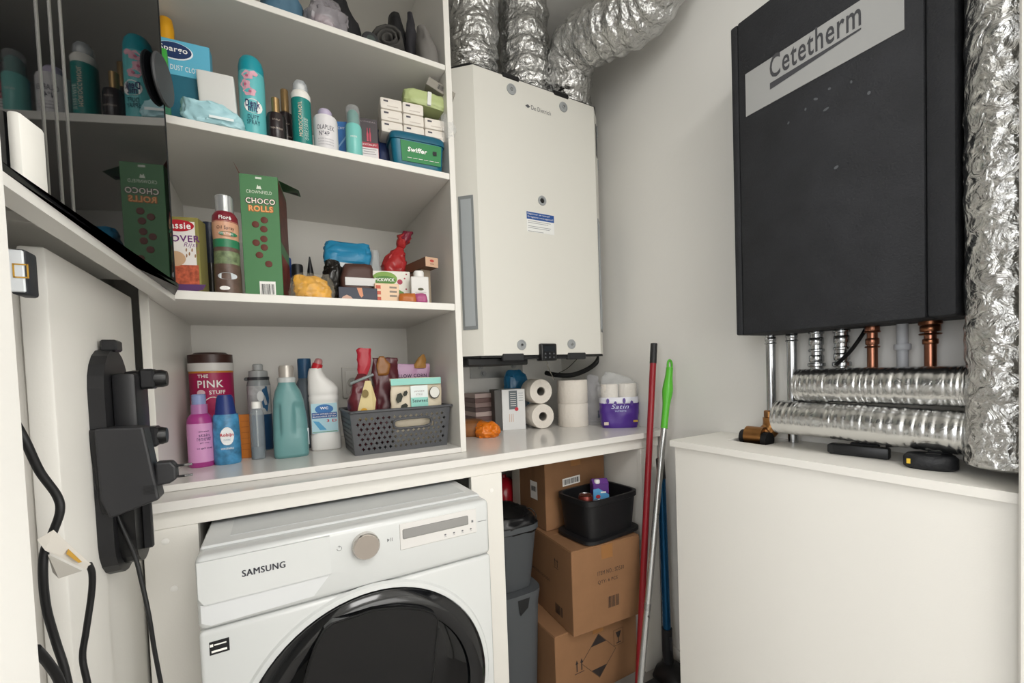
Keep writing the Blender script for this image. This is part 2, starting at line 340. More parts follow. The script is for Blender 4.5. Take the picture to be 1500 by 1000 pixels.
# ------------------------------------------------------------------ counter with worktop and stiles
CF = 1.12; AF = 1.14
ct = thing('worktop_counter', 'white built-in counter with worktop spanning the washing machine and box bays', 'counter', (.5, 1.4, 0))
box('worktop', ct, GLOSSW, (RLo - .002, XR - .004), (CF, YB - .002), (ZC - .021, ZC), .001)
box('apron', ct, WHITE, (RLo - .002, XR - .03), (AF, AF + .018), (.8595, ZC - .0213), .001)
for x0, x1 in ((-.251, -.157), (.494, .596), (1.186, 1.274)):
    box('stile', ct, WHITE, (x0, x1), (AF + .0005, AF + .018), (0, .859), .001)
box('side_board', ct, WHITE, (-.2485, -.157), (AF + .0185, YB - .01), (0, ZC - .0215), .001)
box('side_board', ct, WHITE, (.565, .583), (AF + .0185, YB - .01), (0, ZC - .0215), .001)
box('side_board', ct, WHITE, (1.188, 1.206), (AF + .0185, YB - .01), (0, ZC - .0215), .001)
for px, py in ((242, 793), (255, 862), (720, 718), (954, 690)):
    q = W(px, py, y=AF); lathe('screw_cap', ct, m('#f0eee9', .4), [(.007, -.0003), (.0068, .001), (.004, .0018)], seg=14, c=(q.x, AF + .0004, q.z), axis='Y', world=True)
# ------------------------------------------------------------------ washing machine
WY = .955; WX0, WX1 = -.141, .459; WT = .85
WMW = m('#cccecd', .22, coat=.3); WMT = m('#d0d2d2', .3); WMG = m('#bfc2c3', .3)
wm = thing('washing_machine', 'white front loading washing machine with dark round door under the worktop', 'washing machine', (.159, 1.25, 0))
def wq(px, py, y=WY): return W(px, py, y=y)
zs = wq(285, 930).z; zs2 = wq(725, 812).z; zseam = (zs + zs2) / 2 + .004
box('body', wm, WMW, (WX0, WX1), (WY + .012, 1.56), (.015, .838), .012, seg=3)
box('lower_front', wm, WMW, (WX0, WX1), (WY, WY + .03), (.10, zseam - .002), .008, seg=3)
box('plinth', wm, WMW, (WX0 + .004, WX1 - .004), (WY + .004, WY + .03), (.015, .098), .004)
for x in (WX0 + .05, WX1 - .05):
    for y in (WY + .06, 1.5): lathe('foot', wm, BLACK, [(.02, 0), (.018, .02)], seg=16, c=(x, y, 0), world=True)
box('control_fascia', wm, WMW, (WX0, WX1), (WY - .001, WY + .06), (zseam, .846), .012, seg=3)
box('top_lid', wm, WMT, (WX0 + .004, WX1 - .004), (WY + .045, 1.56), (.838, WT), .003)
box('top_inlay', wm, WMG, (WX0 + .05, WX1 - .03), (WY + .085, 1.54), (WT, WT + .0008), 0)
# detergent drawer
d1 = wq(483, 800); dz = wq(486, 838).z; xd = wq(484, 815).x
prism('detergent_drawer', wm, m('#d0d2d1', .2, coat=.3), [(WX0 + .004, WY - .006, .838), (xd, WY - .006, .838), (xd, WY - .006, dz), (WX0 + .012, WY - .006, dz - .001), (WX0 + .004, WY - .006, dz + .012)], (0, .008, 0))
prism('drawer_recess', wm, m('#d4d6d7', .3), [(WX0 + .006, WY - .0016, dz - .002), (xd - .002, WY - .0016, dz - .002), (xd - .035, WY - .0016, zseam + .012), (WX0 + .02, WY - .0016, zseam + .008), (WX0 + .006, WY - .0016, zseam + .016)], (0, .004, 0))
kx = wq(535, 797)
lathe('dial_ring', wm, m('#cfcac5', .22, metal=.9), [(.0285, 0), (.0285, .014), (.026, .017)], seg=40, c=(kx.x, WY - .001, kx.z), axis='Y', world=True)
lathe('dial_face', wm, m('#b8b0a9', .28, metal=1.), [(.0258, .015), (.0255, .0178), (.001, .0175)], seg=40, c=(kx.x, WY - .001, kx.z), axis='Y', world=True)
t1, t2, t3, t4 = wq(583, 770), wq(695, 742), wq(699, 780), wq(588, 803)
xl, xr_, zlo, zhi = (t1.x + t4.x) / 2, (t2.x + t3.x) / 2, (t3.z + t4.z) / 2, (t1.z + t2.z) / 2
box('display_panel', wm, m('#d5d3d0', .3), (xl, xr_), (WY - .003, WY + .001), (zlo, zhi), .001)
box('display', wm, m('#8f8e8c', .15), (xl + .006, xr_ - .022), (WY - .0042, WY - .002), (zlo + .024, zhi - .013), .002)
LG = m('#6c6d70', .5)
for i, dx in enumerate((.052, .030, .008, -.014)):
    disc2('button_icon', wm, LG, (xr_ - .03 - dx, WY - .0033, zlo + .012), .0028, .0022, n=8)
    quad('button_icon', wm, LG, (xr_ - .03 - dx, WY - .0033, zlo + .0075), .006, .0006)
quad('button_icon', wm, LG, (xr_ - .011, WY - .0033, (zlo + zhi) / 2), .005, .006)
quad('brand_line', wm, LG, (xr_ + .016, WY - .0016, zhi - .035), .024, .0014)
p = wq(497, 803); ring = []
for k in range(14):
    a2 = math.radians(60 - 300 * k / 13 + 0); ring.append((math.cos(a2 + math.pi / 2 - math.radians(60) + math.radians(30)), math.sin(a2 + math.pi / 2 - math.radians(60) + math.radians(30))))
tube('power_icon', wm, LG, [(p.x + .0045 * x, WY - .0014, p.z + .0045 * z) for x, z in ring], .0005, seg=5, sm=False)
quad('power_icon', wm, LG, (p.x, WY - .0016, p.z + .004), .0009, .005)
p = wq(571, 790)
poly('start_icon', wm, LG, [(p.x - .006, WY - .0014, p.z - .004), (p.x - .006, WY - .0014, p.z + .004), (p.x - .0005, WY - .0014, p.z)])
for dx in (.002, .005): quad('start_icon', wm, LG, (p.x + dx, WY - .0014, p.z), .0012, .008)
p = wq(387, 831); [text(wm, 'SAMSUNG', m('#4d4e55', .5), (p.x + dx, WY - .0065 - abs(dx) * .2, p.z), w=.072, h=.0125) for dx in (-.0006, 0, .0006)]
p = wq(324, 946); box('sticker', wm, m('#17181a', .4), (p.x - .018, p.x + .013), (WY - .0007, WY + .001), (p.z - .012, p.z + .013), .0002)
quad('sticker_print', wm, PRINTW, (p.x - .0145, WY - .001, p.z + .006), .005, .005); quad('sticker_print', wm, PRINTW, (p.x - .001, WY - .001, p.z + .006), .019, .0025)
quad('sticker_print', wm, PRINTW, (p.x - .003, WY - .001, p.z - .006), .024, .004)
# door
DCX, DCZ, DR = .166, .437, .260
c = (DCX, WY - .0, DCZ)
lathe('door_seat', wm, WMW, [(DR + .016, .0), (DR + .012, .006), (DR + .002, .008), (DR + .001, 0)], seg=72, c=c, axis='Y', caps=False, world=True)
lathe('door_ring', wm, m('#101113', .12, coat=.3), [(DR, .0), (DR, .014), (DR - .012, .026), (DR - .03, .031), (DR - .045, .026)], seg=72, c=c, axis='Y', caps=False, world=True)
lathe('door_glass', wm, m('#08090b', .04), [(DR - .044, .020), (DR - .07, .030), (DR * .5, .040), (DR * .25, .045), (.002, .047)], seg=72, c=c, axis='Y', world=True)
ap = []
for px, py in ((487, 912), (520, 902), (548, 893), (590, 890), (618, 893), (633, 898), (640, 906), (640, 920), (637, 950), (632, 1000), (610, 1070), (470, 1080), (446, 1010), (448, 990), (460, 950), (475, 922)):
    q = wq(px, py, WY - .045); ap.append((q.x, WY - .047, q.z))
prism('add_door', wm, m('#08090b', .05), ap, (0, .02, 0))
tube('add_door_groove', wm, m('#040405', .6), [(x, WY - .0468, z) for x, y, z in ap] + [(ap[0][0], WY - .0468, ap[0][2])], .0022, seg=6, n=3)
# ------------------------------------------------------------------ boiler
BF = 1.34; bx0, bx1 = .648, 1.183; BZ0, BZ1 = 1.224, 2.222
BW = m('#dcdad2', .4); BGR = m('#8f9293', .45); BSD = m('#d3d1c9', .42)
bo = thing('boiler', 'white wall hung boiler with foil flue ducts on top beside the shelving unit', 'boiler', (.915, 1.6, BZ0))
sec = [(bx0, BF), (bx1, BF), (bx1 + .066, BF + .06), (bx1 + .066, BF + .10), (bx1 + .05, BF + .12), (bx1 + .05, YB - .004), (bx0 - .05, YB - .004), (bx0 - .05, BF + .12), (bx0 - .066, BF + .10), (bx0 - .066, BF + .06)]
n = len(sec)
mk('casing', [(x, y, BZ0) for x, y in sec] + [(x, y, BZ1) for x, y in sec], [list(range(n)), list(range(n, 2 * n))] + [[i, (i + 1) % n, n + (i + 1) % n, n + i] for i in range(n)], BW, bo, True)
sec2 = [(bx0 - .01, BF + .004), (bx1 + .01, BF + .004), (bx1 + .064, BF + .06), (bx1 + .05, BF + .11), (bx0 - .05, BF + .11), (bx0 - .064, BF + .06)]
for nm, za, zb_ in (('top_trim', BZ1, BZ1 + .006), ('bottom_trim', BZ0 - .007, BZ0)):
    prism(nm, bo, BLACK, [(x, y, za) for x, y in sec2], (0, 0, zb_ - za))
BR = m('#9b9e9f', .35)
for px, py in ((749, 131), (825, 157), (764, 505), (837, 504)):
    q = W(px, py, y=BF)
    kb_ = lathe('screw_cover', bo, BR, [(.019, 0), (.019, .003), (.014, .004), (.013, .0025), (.006, .0025), (.0055, .006)], seg=28, c=(q.x, BF, q.z), axis='Y', world=True)
    lathe('screw', kb_, CHROME, [(.0055, .006), (.004, .0075)], seg=12, c=(q.x - .0 - XF[bo.name].translation.x, BF - XF[bo.name].translation.y, q.z - XF[bo.name].translation.z), axis='Y')
q = W(794, 294, y=BF)
lathe('centre_plug', bo, BR, [(.018, 0), (.018, .003), (.011, .004), (.010, .001), (.009, .001)], seg=28, c=(q.x, BF, q.z), axis='Y', world=True)
lathe('plug_hole', bo, BLACK, [(.009, .0012), (.008, .002)], seg=20, c=(q.x, BF, q.z), axis='Y', world=True)
# grey grips on both chamfers
for s in (-1, 1):
    xa = bx0 if s < 0 else bx1; dirv = Vector((s * .066, .06, 0)).normalized(); nrm = Vector((s * .06, -.066, 0)).normalized()
    base = Vector((xa, BF, 0)) + dirv * .044; z1_, z0_ = W(671, 285, y=BF + .03).z, W(702, 483, y=BF + .03).z
    for nm, hw, dz, off, mt in (('grip_frame', .027, 0, .003, m('#7f8384', .4)), ('grip', .019, .012, .0045, m('#a3a8ab', .35))):
        P = [base - dirv * hw + Vector((0, 0, z0_ + dz)), base + dirv * hw + Vector((0, 0, z0_ + dz)), base + dirv * hw + Vector((0, 0, z1_ - dz)), base - dirv * hw + Vector((0, 0, z1_ - dz))]
        prism(nm, bo, mt, [p + nrm * off for p in P], -nrm * (off))
# side hinges on the right
for py, hh in ((195, .05), (243, .045)):
    q = W(884, py, y=BF + .06)
    box('side_catch', bo, BGR, (bx1 + .066, bx1 + .076), (BF + .062, BF + .095), (q.z - hh / 2, q.z + hh / 2), .003)
prism('side_vent', bo, DGREY, [p for p in [Vector((bx1 + .03, BF + .0258, W(880, 230, y=BF + .03).z)), Vector((bx1 + .05, BF + .0440, W(880, 230, y=BF + .03).z)), Vector((bx1 + .05, BF + .0440, W(880, 185, y=BF + .03).z)), Vector((bx1 + .03, BF + .0258, W(880, 185, y=BF + .03).z))]], (.0008, -.0008, 0))
# clips, logo, sticker
for px, py, w in ((748, 112, .07), (822, 140, .07)):
    q = W(px, py, y=BF); box('top_clip', bo, BLACK, (q.x - w / 2, q.x + w / 2), (BF - .003, BF + .02), (BZ1 - .006, BZ1 + .012), .003)
q = W(790, 161, y=BF); text(bo, 'De Dietrich', m('#55565a', .5), (q.x + .008, BF - .0006, q.z), w=.088, h=.016)
poly('emblem', bo, m('#55565a', .5), [(q.x - .062, BF - .0006, q.z), (q.x - .051, BF - .0006, q.z + .007), (q.x - .040, BF - .0006, q.z), (q.x - .051, BF - .0006, q.z - .007)])
a1, a2 = W(771, 309, y=BF), W(812, 343, y=BF)
st = box('sticker', bo, m('#e9e9e6', .5), (a1.x, a2.x), (BF - .0008, BF), (a2.z - .004, a1.z), 0)
sw = a2.x - a1.x; sc = (a1.x + a2.x) / 2
quad('sticker_band', bo, m('#1f4f94', .5), (sc, BF - .001, a1.z - .014), sw, .027)
text(bo, 'Registreer uw toestel!', PRINTW, (sc - .008, BF - .0013, a1.z - .008), w=sw * .8, h=.008)
text(bo, 'Enregistrez votre appareil!', PRINTW, (sc, BF - .0013, a1.z - .019), w=sw * .92, h=.008)
for i, w in enumerate((.9, .8, 0, .9, .85, 0, .6)):
    if w: quad('sticker_print', bo, m('#8c8c90', .6), (sc - sw * (.46 - w * .46), BF - .0012, a1.z - .034 - i * .0062), sw * w * .92, .0018)
# underside: tray, control unit, hose, wires, bracket
box('drip_tray', bo, BLACK, (bx0 - .05, bx0 + .20), (BF + .03, BF + .30), (BZ0 - .035, BZ0 - .0072), .004)
box('bottom_bar', bo, m('#1e1f21', .45), (bx0 + .11, bx0 + .385), (BF + .002, BF + .03), (BZ0 - .016, BZ0 - .0072), .003)
for px in (752, 845):
    q = W(px, 521, y=BF); box('bottom_clip', bo, m('#2a2b2d', .45), (q.x - .045, q.x + .045), (BF - .003, BF + .016), (BZ0 - .02, BZ0 + .006), .003)
e1, e2 = W(791, 503, y=BF - .01), W(815, 528, y=BF - .01)
cu = box('control_unit', bo, m('#17181a', .3), (e1.x, e2.x), (BF - .018, BF + .02), (e2.z, e1.z), .006, seg=3)
bt = XF[bo.name].translation
for i in range(3):
    for j in range(2):
        lathe('button', cu, m('#5a5c60', .4), [(.0035, 0), (.003, .0015)], seg=10, c=(e1.x + .018 + i * .019 - bt.x, BF - .018 - bt.y, e2.z + .013 + j * .014 - bt.z), axis='Y')
quad('screen', cu, m('#24282c', .1), Vector((sum((e1.x, e2.x)) / 2, BF - .0184, e1.z - .02)) - bt, .05, .02, world=False)
tube('hose', bo, RUBBER, [W(880, 516, y=BF + .16), W(874, 530, y=BF + .17), W(860, 541, y=BF + .18), W(838, 549, y=BF + .2), W(815, 549, y=BF + .24), W(800, 546, y=BF + .3)], .011, seg=12)
tube('wire', bo, m('#6e6b62', .5), [W(801, 528, y=BF), W(804, 540, y=BF + .02), W(812, 556, y=BF + .1)], .0018, seg=6)
tube('wire', bo, BLACK, [W(845, 526, y=BF + .04), W(830, 540, y=BF + .1), W(812, 549, y=BF + .18)], .0015, seg=6)
br = thing('wall_bracket', 'galvanised steel mounting plate on back wall under the boiler', 'bracket', (.88, YB, 1.15))
g1, g2 = W(688, 532, y=YB - .004), W(766, 551, y=YB - .004)
GAL = m('#a9aaa8', .4, metal=.8, var=.12, vscale=20)
box('plate', br, GAL, (g1.x, g2.x), (YB - .005, YB - .0002), (g2.z, g1.z), .001)
for px, py in ((704, 536), (708, 547), (748, 546), (752, 535)):
    q = W(px, py, y=YB - .005); lathe('bolt', br, STEEL, [(.016, 0), (.016, .003), (.009, .003), (.009, .01)], seg=6, c=(q.x, YB - .005, q.z), axis='Y', world=True)
# ------------------------------------------------------------------ flexible foil ducts
FOIL = foil_mat('crinkled_foil', .62, .22, .7, 60); FOIL3 = foil_mat('creased_foil', .68, .2, .75, 48); FOIL2 = foil_mat('smooth_foil', .72, .24, .22, 26)
def duct(name, label, pts, r, ribs, seed, amp=.05, group=None, n=44, seg=96, wr=.09):
    def rf(t, a, p):
        ca, sa = math.cos(a), math.sin(a)
        v = math.sin(t * ribs * 6.283 + 1.6 * noise.noise(Vector((ca, sa, t * 4 + seed))) * 2)
        q = noise.noise(Vector((ca * 1.8, sa * 1.8, t * ribs * 1.1 + seed)))
        w1 = 1 - 2 * abs(noise.noise(Vector((ca * 2.2, sa * 2.2, t * ribs * 2.4 + seed * 3)))); w2 = 1 - 2 * abs(noise.noise(Vector((ca * 4, sa * 4, t * ribs * 4.5 + seed))))
        return r * (1 + amp * v + wr * .6 * q + wr * .5 * w1 + wr * .4 * w2)
    return tag(tube(name, None, FOIL, pts, r, seg=seg, n=n, rfun=rf, crease=180), label, 'duct', group)
def dp(px, py, y): return W(px, py, y=y)
duct('flexible_duct', 'crinkled foil duct rising from the boiler top closest to the shelving unit', [(W(694, 100, y=1.46).x, 1.47, BZ1 + .0075), (W(694, 100, y=1.46).x, 1.47, BZ1 + .03), (W(694, 60, y=1.46).x - .01, 1.465, BZ1 + .09), (W(692, 10, y=1.45).x, 1.45, BZ1 + .22), (W(692, 0, y=1.45).x, 1.45, CEIL - .003)], .088, 9, 1.3)
duct('flexible_duct', 'upright crinkled foil duct between its two neighbours on the boiler top', [(W(770, 130, y=1.47).x, 1.47, BZ1 + .0075), (W(770, 130, y=1.47).x, 1.47, BZ1 + .03), (W(770, 75, y=1.46).x - .005, 1.46, BZ1 + .09), (W(766, 10, y=1.45).x, 1.45, BZ1 + .22), (W(766, 0, y=1.45).x, 1.45, CEIL - .003)], .090, 9, 5.1)
d0 = W(836, 132, y=1.45)
duct('flexible_duct', 'wide foil duct bending from the boiler top up towards the right wall', [(d0.x, 1.47, BZ1 + .0075), (d0.x - .004, 1.465, BZ1 + .035), (W(828, 100, y=1.42).x, 1.42, BZ1 + .075), W(842, 74, y=1.33), W(882, 46, y=1.19), W(936, 18, y=1.06), W(962, -20, y=.99), (1.17, .955, CEIL - .11), (1.17, .95, CEIL - .004)], .092, 22, 9.7, amp=.04, wr=.07)
# ------------------------------------------------------------------ cabinet by the right wall
CBX = 1.052; CBZ = .937; CBY = .892
cb = thing('boxed_in_cabinet', 'low white boxed-in cabinet under the black heating unit', 'cabinet', (1.18, .54, 0))
hx0, hx1, hy0, hy1 = 1.175, 1.298, .67, .785     # cut-out for the valve
CT = m('#d6d3cd', .4)
xs = [CBX, hx0, hx1, XR - .002]; ys = [.145, hy0, hy1, CBY]
vs, fs = [], []
for z in (CBZ - .018, CBZ):
    for y in ys:
        for x in xs: vs.append((x, y, z))
def vi(l, j, i): return l * 16 + j * 4 + i
for j in range(3):
    for i in range(3):
        if (i, j) == (1, 1): continue
        for l in (0, 1): fs.append([vi(l, j, i), vi(l, j, i + 1), vi(l, j + 1, i + 1), vi(l, j + 1, i)])
for k in range(3):
    fs += [[vi(0, 0, k), vi(0, 0, k + 1), vi(1, 0, k + 1), vi(1, 0, k)], [vi(0, 3, k), vi(0, 3, k + 1), vi(1, 3, k + 1), vi(1, 3, k)], [vi(0, k, 0), vi(0, k + 1, 0), vi(1, k + 1, 0), vi(1, k, 0)], [vi(0, k, 3), vi(0, k + 1, 3), vi(1, k + 1, 3), vi(1, k, 3)]]
fs += [[vi(0, 1, 1), vi(0, 1, 2), vi(1, 1, 2), vi(1, 1, 1)], [vi(0, 2, 1), vi(0, 2, 2), vi(1, 2, 2), vi(1, 2, 1)], [vi(0, 1, 1), vi(0, 2, 1), vi(1, 2, 1), vi(1, 1, 1)], [vi(0, 1, 2), vi(0, 2, 2), vi(1, 2, 2), vi(1, 1, 2)]]
mk('top_board', vs, fs, WHITE, cb, True)
box('front_panel', cb, WHITE, (CBX + .008, CBX + .026), (.145, CBY - .012), (.0, CBZ - .0185), .0015)
box('end_panel', cb, WHITE, (CBX + .0265, XR - .014), (CBY - .028, CBY - .012), (0, CBZ - .0185), .001)
# ------------------------------------------------------------------ black heating unit on the right wall
HX = 1.13; hy0_, hy1_ = .284, .721; hz0, hz1 = 1.243, 2.075
EPP = m('#212225', .75, bump=.25, bscale=260, var=.22, vscale=14)
hu = thing('heating_unit', 'black moulded heating interface unit mounted on the right wall above the cabinet', 'heating unit', (1.22, .5, hz0))
sB = W(1357, 467, x=HX).y; sL = W(1088, 488, x=HX).y
box('back_shell', hu, m('#1d1e20', .7), (HX + .055, XR - .0005), (hy0_, hy1_), (hz0, hz1), .004)
box('front_cover', hu, EPP, (HX, HX + .054), (sB + .0015, sL - .001), (hz0, hz1), .004, seg=2)
box('cover_edge', hu, EPP, (HX + .001, HX + .054), (sL, hy1_), (hz0, hz1), .004, seg=2)
box('cover_edge', hu, EPP, (HX + .001, HX + .054), (hy0_, sB), (hz0, hz1), .006, seg=2)
l1, l2, l3, l4 = W(1091, 96, x=HX), W(1094, 168, x=HX), W(1325, 47, x=HX), W(1325, -22, x=HX)
ly1 = (l1.y + l2.y) / 2; ly0 = l3.y; lz1 = (l1.z + l4.z) / 2; lz0 = (l2.z + l3.z) / 2
box('label_plate', hu, m('#9c9c9a', .5), (HX - .0015, HX), (ly0, ly1), (lz0, lz1), 0)
RV = Vector((0, -1, 0)); LT = m('#3f3f42', .6)
p0, p1 = W(1128, 95, x=HX), W(1262, 30, x=HX)
lw = abs(p0.y - p1.y); lc = (p0.y + p1.y) / 2; zc_ = (p0.z + p1.z) / 2 + .004
text(hu, 'Cetetherm', LT, (HX - .002, lc, zc_), r=RV, w=lw, h=.056, bold=.012)
poly('underline', hu, LT, [(HX - .002, lc + lw / 2, zc_ - .036), (HX - .002, lc + lw / 2, zc_ - .052), (HX - .002, lc - lw / 2, zc_ - .037), (HX - .002, lc - lw / 2, zc_ - .033)])
SC = m('#55575a', .8)
rnd = random.Random(3)
for px, py in ((1215, 130), (1195, 145), (1247, 120), (1273, 136), (1210, 160), (1155, 180), (1225, 245), (1180, 160)):
    q = W(px, py, x=HX); disc2('scuff', hu, SC, (HX - .0003, q.y, q.z), rnd.uniform(.002, .007), rnd.uniform(.002, .004), r=Vector((0, -1, rnd.uniform(-.5, .5))), u=EZ, n=9)
# ------------------------------------------------------------------ pipes under the unit
PX = 1.268
def pipe(name, label, px, mat, r, zlow, fits=(), group=None, ptop=490, cat='pipe', fmat=None):
    y = W(px, 520, x=PX).y
    t = thing(name, label, cat, (PX, y, zlow), group=group)
    lathe('tube', t, mat, [(r, zlow), (r, hz0 - .0005)], seg=20, c=(PX, y, 0), world=True)
    for (pyc, rr, hh) in fits:
        zc = W(px, pyc, x=PX).z; prof = [(rr * .92, zc - hh / 2), (rr, zc - hh / 2 + .002), (rr, zc + hh / 2 - .002), (rr * .92, zc + hh / 2)]
        lathe('fitting', t, fmat or mat, prof, seg=20, c=(PX, y, 0), world=True)
    return y
pipe('water_pipe', 'straight chrome pipe running down into the brass valve', 1129, CHROME, .0125, .985, ((497, .0145, .012), (503, .016, .004)))
pipe('water_pipe', 'straight chrome pipe passing behind the foil tube ends', 1160, CHROME, .0125, .938, ((492, .0145, .012), (499, .016, .004)))
pipe('water_pipe', 'thick chrome pipe with stacked press fittings beside the straight chrome pipes', 1196, CHROME, .0145, 1.12, ((487, .018, .008), (500, .017, .02), (513, .0185, .008), (525, .017, .018), (534, .0205, .01)))
pipe('water_pipe', 'thick chrome pipe with press fittings behind the slanting black cable', 1233, CHROME, .0145, 1.12, ((485, .0185, .008), (497, .017, .02), (510, .018, .008), (522, .017, .018), (533, .0205, .012)))
pipe('copper_pipe', 'narrow copper pipe with stepped fitting next to grey conduit', 1278, COPPER, .0105, 1.12, ((480, .0145, .02), (486, .0165, .004), (500, .0135, .016), (508, .015, .004)))
pipe('conduit', 'pale grey plastic conduit with clip between the copper pipes', 1322, m('#b4b6ba', .5), .0105, 1.12, ((508, .0155, .014),), cat='conduit')
pipe('copper_pipe', 'wide copper pipe with brass nut closest to vertical foil pipe', 1363, COPPER, .0105, 1.12, ((472, .020, .012), (481, .0175, .014), (489, .0195, .004), (500, .0135, .012)), fmat=m('#96654a', .28, metal=1.))
cord('sensor_cable', 'slanting black cable hanging from the underside of black unit', [(1270, 478, .49), (1262, 492, .49), (1245, 515, .505), (1225, 534, .52)], .0045)
bpy.data.objects['sensor_cable'].location.x = 0
# brass valve in the cut-out
vy = W(1129, 520, x=PX).y
va = thing('brass_valve', 'brass shut-off valve with round body sitting in cabinet cut-out', 'valve', (PX - .02, vy, .92))
zn = W(1130, 606, x=PX).z; vb = W(1109, 638, x=1.222)
lathe('nut', va, BRASS, [(.0185, zn - .011), (.020, zn - .008), (.020, zn + .008), (.0165, zn + .011)], seg=6, c=(PX, vy, 0), world=True, crease=20)
tube('body', va, BRASS, [(PX, vy, zn - .01), (PX, vy, zn - .03), (PX - .004, vy + .003, zn - .045), (PX - .02, vy + .012, vb.z), (vb.x, vb.y - .012, vb.z)], .0235, seg=22)
tube('drum', va, BRASS, [vb + Vector((0, -.022, 0)), vb + Vector((-.004, .026, 0))], .027, seg=32, n=2, crease=30)
tube('handle_ring', va, RUBBER, [vb + Vector((-.006, -.040, -.008)), vb + Vector((-.006, -.024, -.008))], .0225, seg=24, n=2, crease=30)
tube('handle_ring', va, RUBBER, [vb + Vector((-.002, .0265, -.006)), vb + Vector((-.002, .042, -.006))], .0215, seg=24, n=2, crease=30)
# ------------------------------------------------------------------ foil insulated tubes
def foiltube(name, label, pts, r, seed, n=80, seg=64, amp=.02, ring=0., mat=None):
    def rf(t, a, p):
        e = min(t, 1 - t) * 60 * (1.0)
        rr = r * (1 + amp * noise.noise(p * 30 + Vector((seed, 0, 0))) + amp * .7 * noise.noise(p * 85 + Vector((0, seed, 0))) + ring * (abs(math.sin(t * 75 + 2 * noise.noise(p * 25))) ** .5))
        return rr * min(1, .62 + .5 * math.sqrt(max(0, min(1, t * 28))))
    return tag(tube(name, None, mat or FOIL2, pts, r, seg=seg, n=n, rfun=rf, crease=180), label, 'insulated pipe')
ty = .30
t1 = W(1168, 566, x=1.185).y; t2 = W(1138, 612, x=1.18).y
foiltube('foil_pipe', 'upper horizontal foil wrapped pipe lying on the lower foil pipe', [(1.187, t1, 1.103), (1.19, (t1 + ty) / 2, 1.104), (1.19, ty - .02, 1.104)], .0405, 2.2, ring=.035)
foiltube('foil_pipe', 'lower horizontal foil wrapped pipe just above the cabinet top', [(1.182, t2, 1.018), (1.182, (t2 + ty) / 2, 1.017), (1.184, ty - .02, 1.012)], .0425, 6.4, ring=.035)
foiltube('foil_pipe', 'vertical foil wrapped pipe running down beside the black heating unit', [(1.152, .222, .957), (1.152, .222, 1.1), (1.153, .222, 1.5), (1.153, .222, 2.0), (1.153, .222, CEIL - .002)], .0555, 4.1, amp=.05, mat=FOIL3)
# ------------------------------------------------------------------ things on the cabinet top
q = W(1258, 668, z=CBZ)
sc_ = thing('folding_tool', 'black rectangular folded tool on the cabinet top beside round tape measure', 'tool', (q.x, q.y, CBZ), math.radians(-82))
box('body', sc_, m('#17181a', .4), (-.056, .056), (-.012, .012), (.0002, .026), .004, world=False, seg=2)
box('end_clip', sc_, BLACK, (-.0585, -.045), (-.013, .013), (.004, .024), .002, world=False)
box('thumb_slide', sc_, m('#232427', .5), (-.02, .035), (.012, .022), (.008, .03), .003, world=False)
q = W(1366, 687, z=CBZ)
tm = thing('tape_measure', 'round black tape measure with yellow mark on the cabinet top', 'tape measure', (q.x + .01, q.y + .006, CBZ), math.radians(-78))
loft('case', tm, m('#1b1c1f', .5, bump=.2, bscale=200), [(.0002, .036, .03, 0, 0, 2.6), (.004, .041, .034, 0, 0, 2.6), (.022, .041, .034, 0, 0, 2.6), (.028, .036, .03, 0, 0, 2.6), (.029, .025, .02, 0, 0, 2.4)], seg=40, crease=50)
quad('yellow_mark', tm, m('#d8b12a', .5), (-.03, -.0325, .016), .006, .01, world=False)
quad('top_print', tm, m('#c9c9c4', .5), (.004, .004, .0293), .022, .004, r=EX, u=EY, world=False)
box('belt_clip', tm, BLACK, (-.006, .03), (.025, .045), (.006, .034), .002, world=False)
tube('wrist_strap', tm, BLACK, [(.0, .045, .03), (-.04, .05, .034), (-.075, .045, .03)], .003, seg=6, world=False)
# ================================================================== goods on the shelves
def place(name, label, cat, pl, pr, pt, pb, y, zb, rz=None, group=None):
    xc, w, h = spec(pl, pr, pt, pb, y, zb)
    w *= math.cos(math.atan2(xc, y))
    return thing(name, label, cat, (xc, y, zb), face_cam(xc, y) if rz is None else rz, group), w, h
def label_text(t, s, mat, z, r, w, h, x=0., bold=0., cyl=True, off=.0006, y=None, **k):
    return text(t, s, mat, (0, -(r + off) if y is None else y, z), w=w, h=h, cyl=(r + off) if cyl else None, world=False, bold=bold, xo=x, **k)
def cyl(name, t, mat, prof, seg=28, **k): return lathe(name, t, mat, prof, seg=seg, **k)
E6 = .0006
# ---------------------------------------------------------------- second shelf
z2 = SH[2]
t, w, h = place('cleaner_bottle', 'yellow capped bottle behind the blue dust cloth box', 'bottle', 235, 259, 28, 175, 1.352, z2)
r = w / 2; h = min(h, .298)
cyl('body', t, m('#c99420', .4), [(r * 1.0, .0003), (r * 1.0, h * .72), (r * .85, h * .8)])
cyl('cap', t, m('#e2a31d', .4), [(r * .95, h * .8), (r * .98, h * .93), (r * .8, h), (r * .3, h)])
t, w, h = place('dust_cloth_box', 'blue carton of dust cloths leaning behind a white box', 'box', 233, 310, 62, 182, 1.298, z2, rz=math.radians(-5))
box('carton', t, m('#1d6277', .5), (-w / 2, w / 2), (0, .03), (.0002, h * .62), .001, world=False)
box('upper_carton', t, m('#5fb3cf', .45), (-w / 2, w / 2), (-.001, .03), (h * .62, h), .001, world=False)
disc2('logo_oval', t, m('#15305f', .5), (-w * .2, -.002, h * .88), .036, .019, world=False)
disc2('logo_oval', t, m('#e8edf2', .5), (-w * .2, -.0016, h * .875), .039, .021, world=False)
text(t, 'Spargo', PRINTW, (-w * .2, -.0026, h * .885), w=.056, h=.018, world=False, bold=.02)
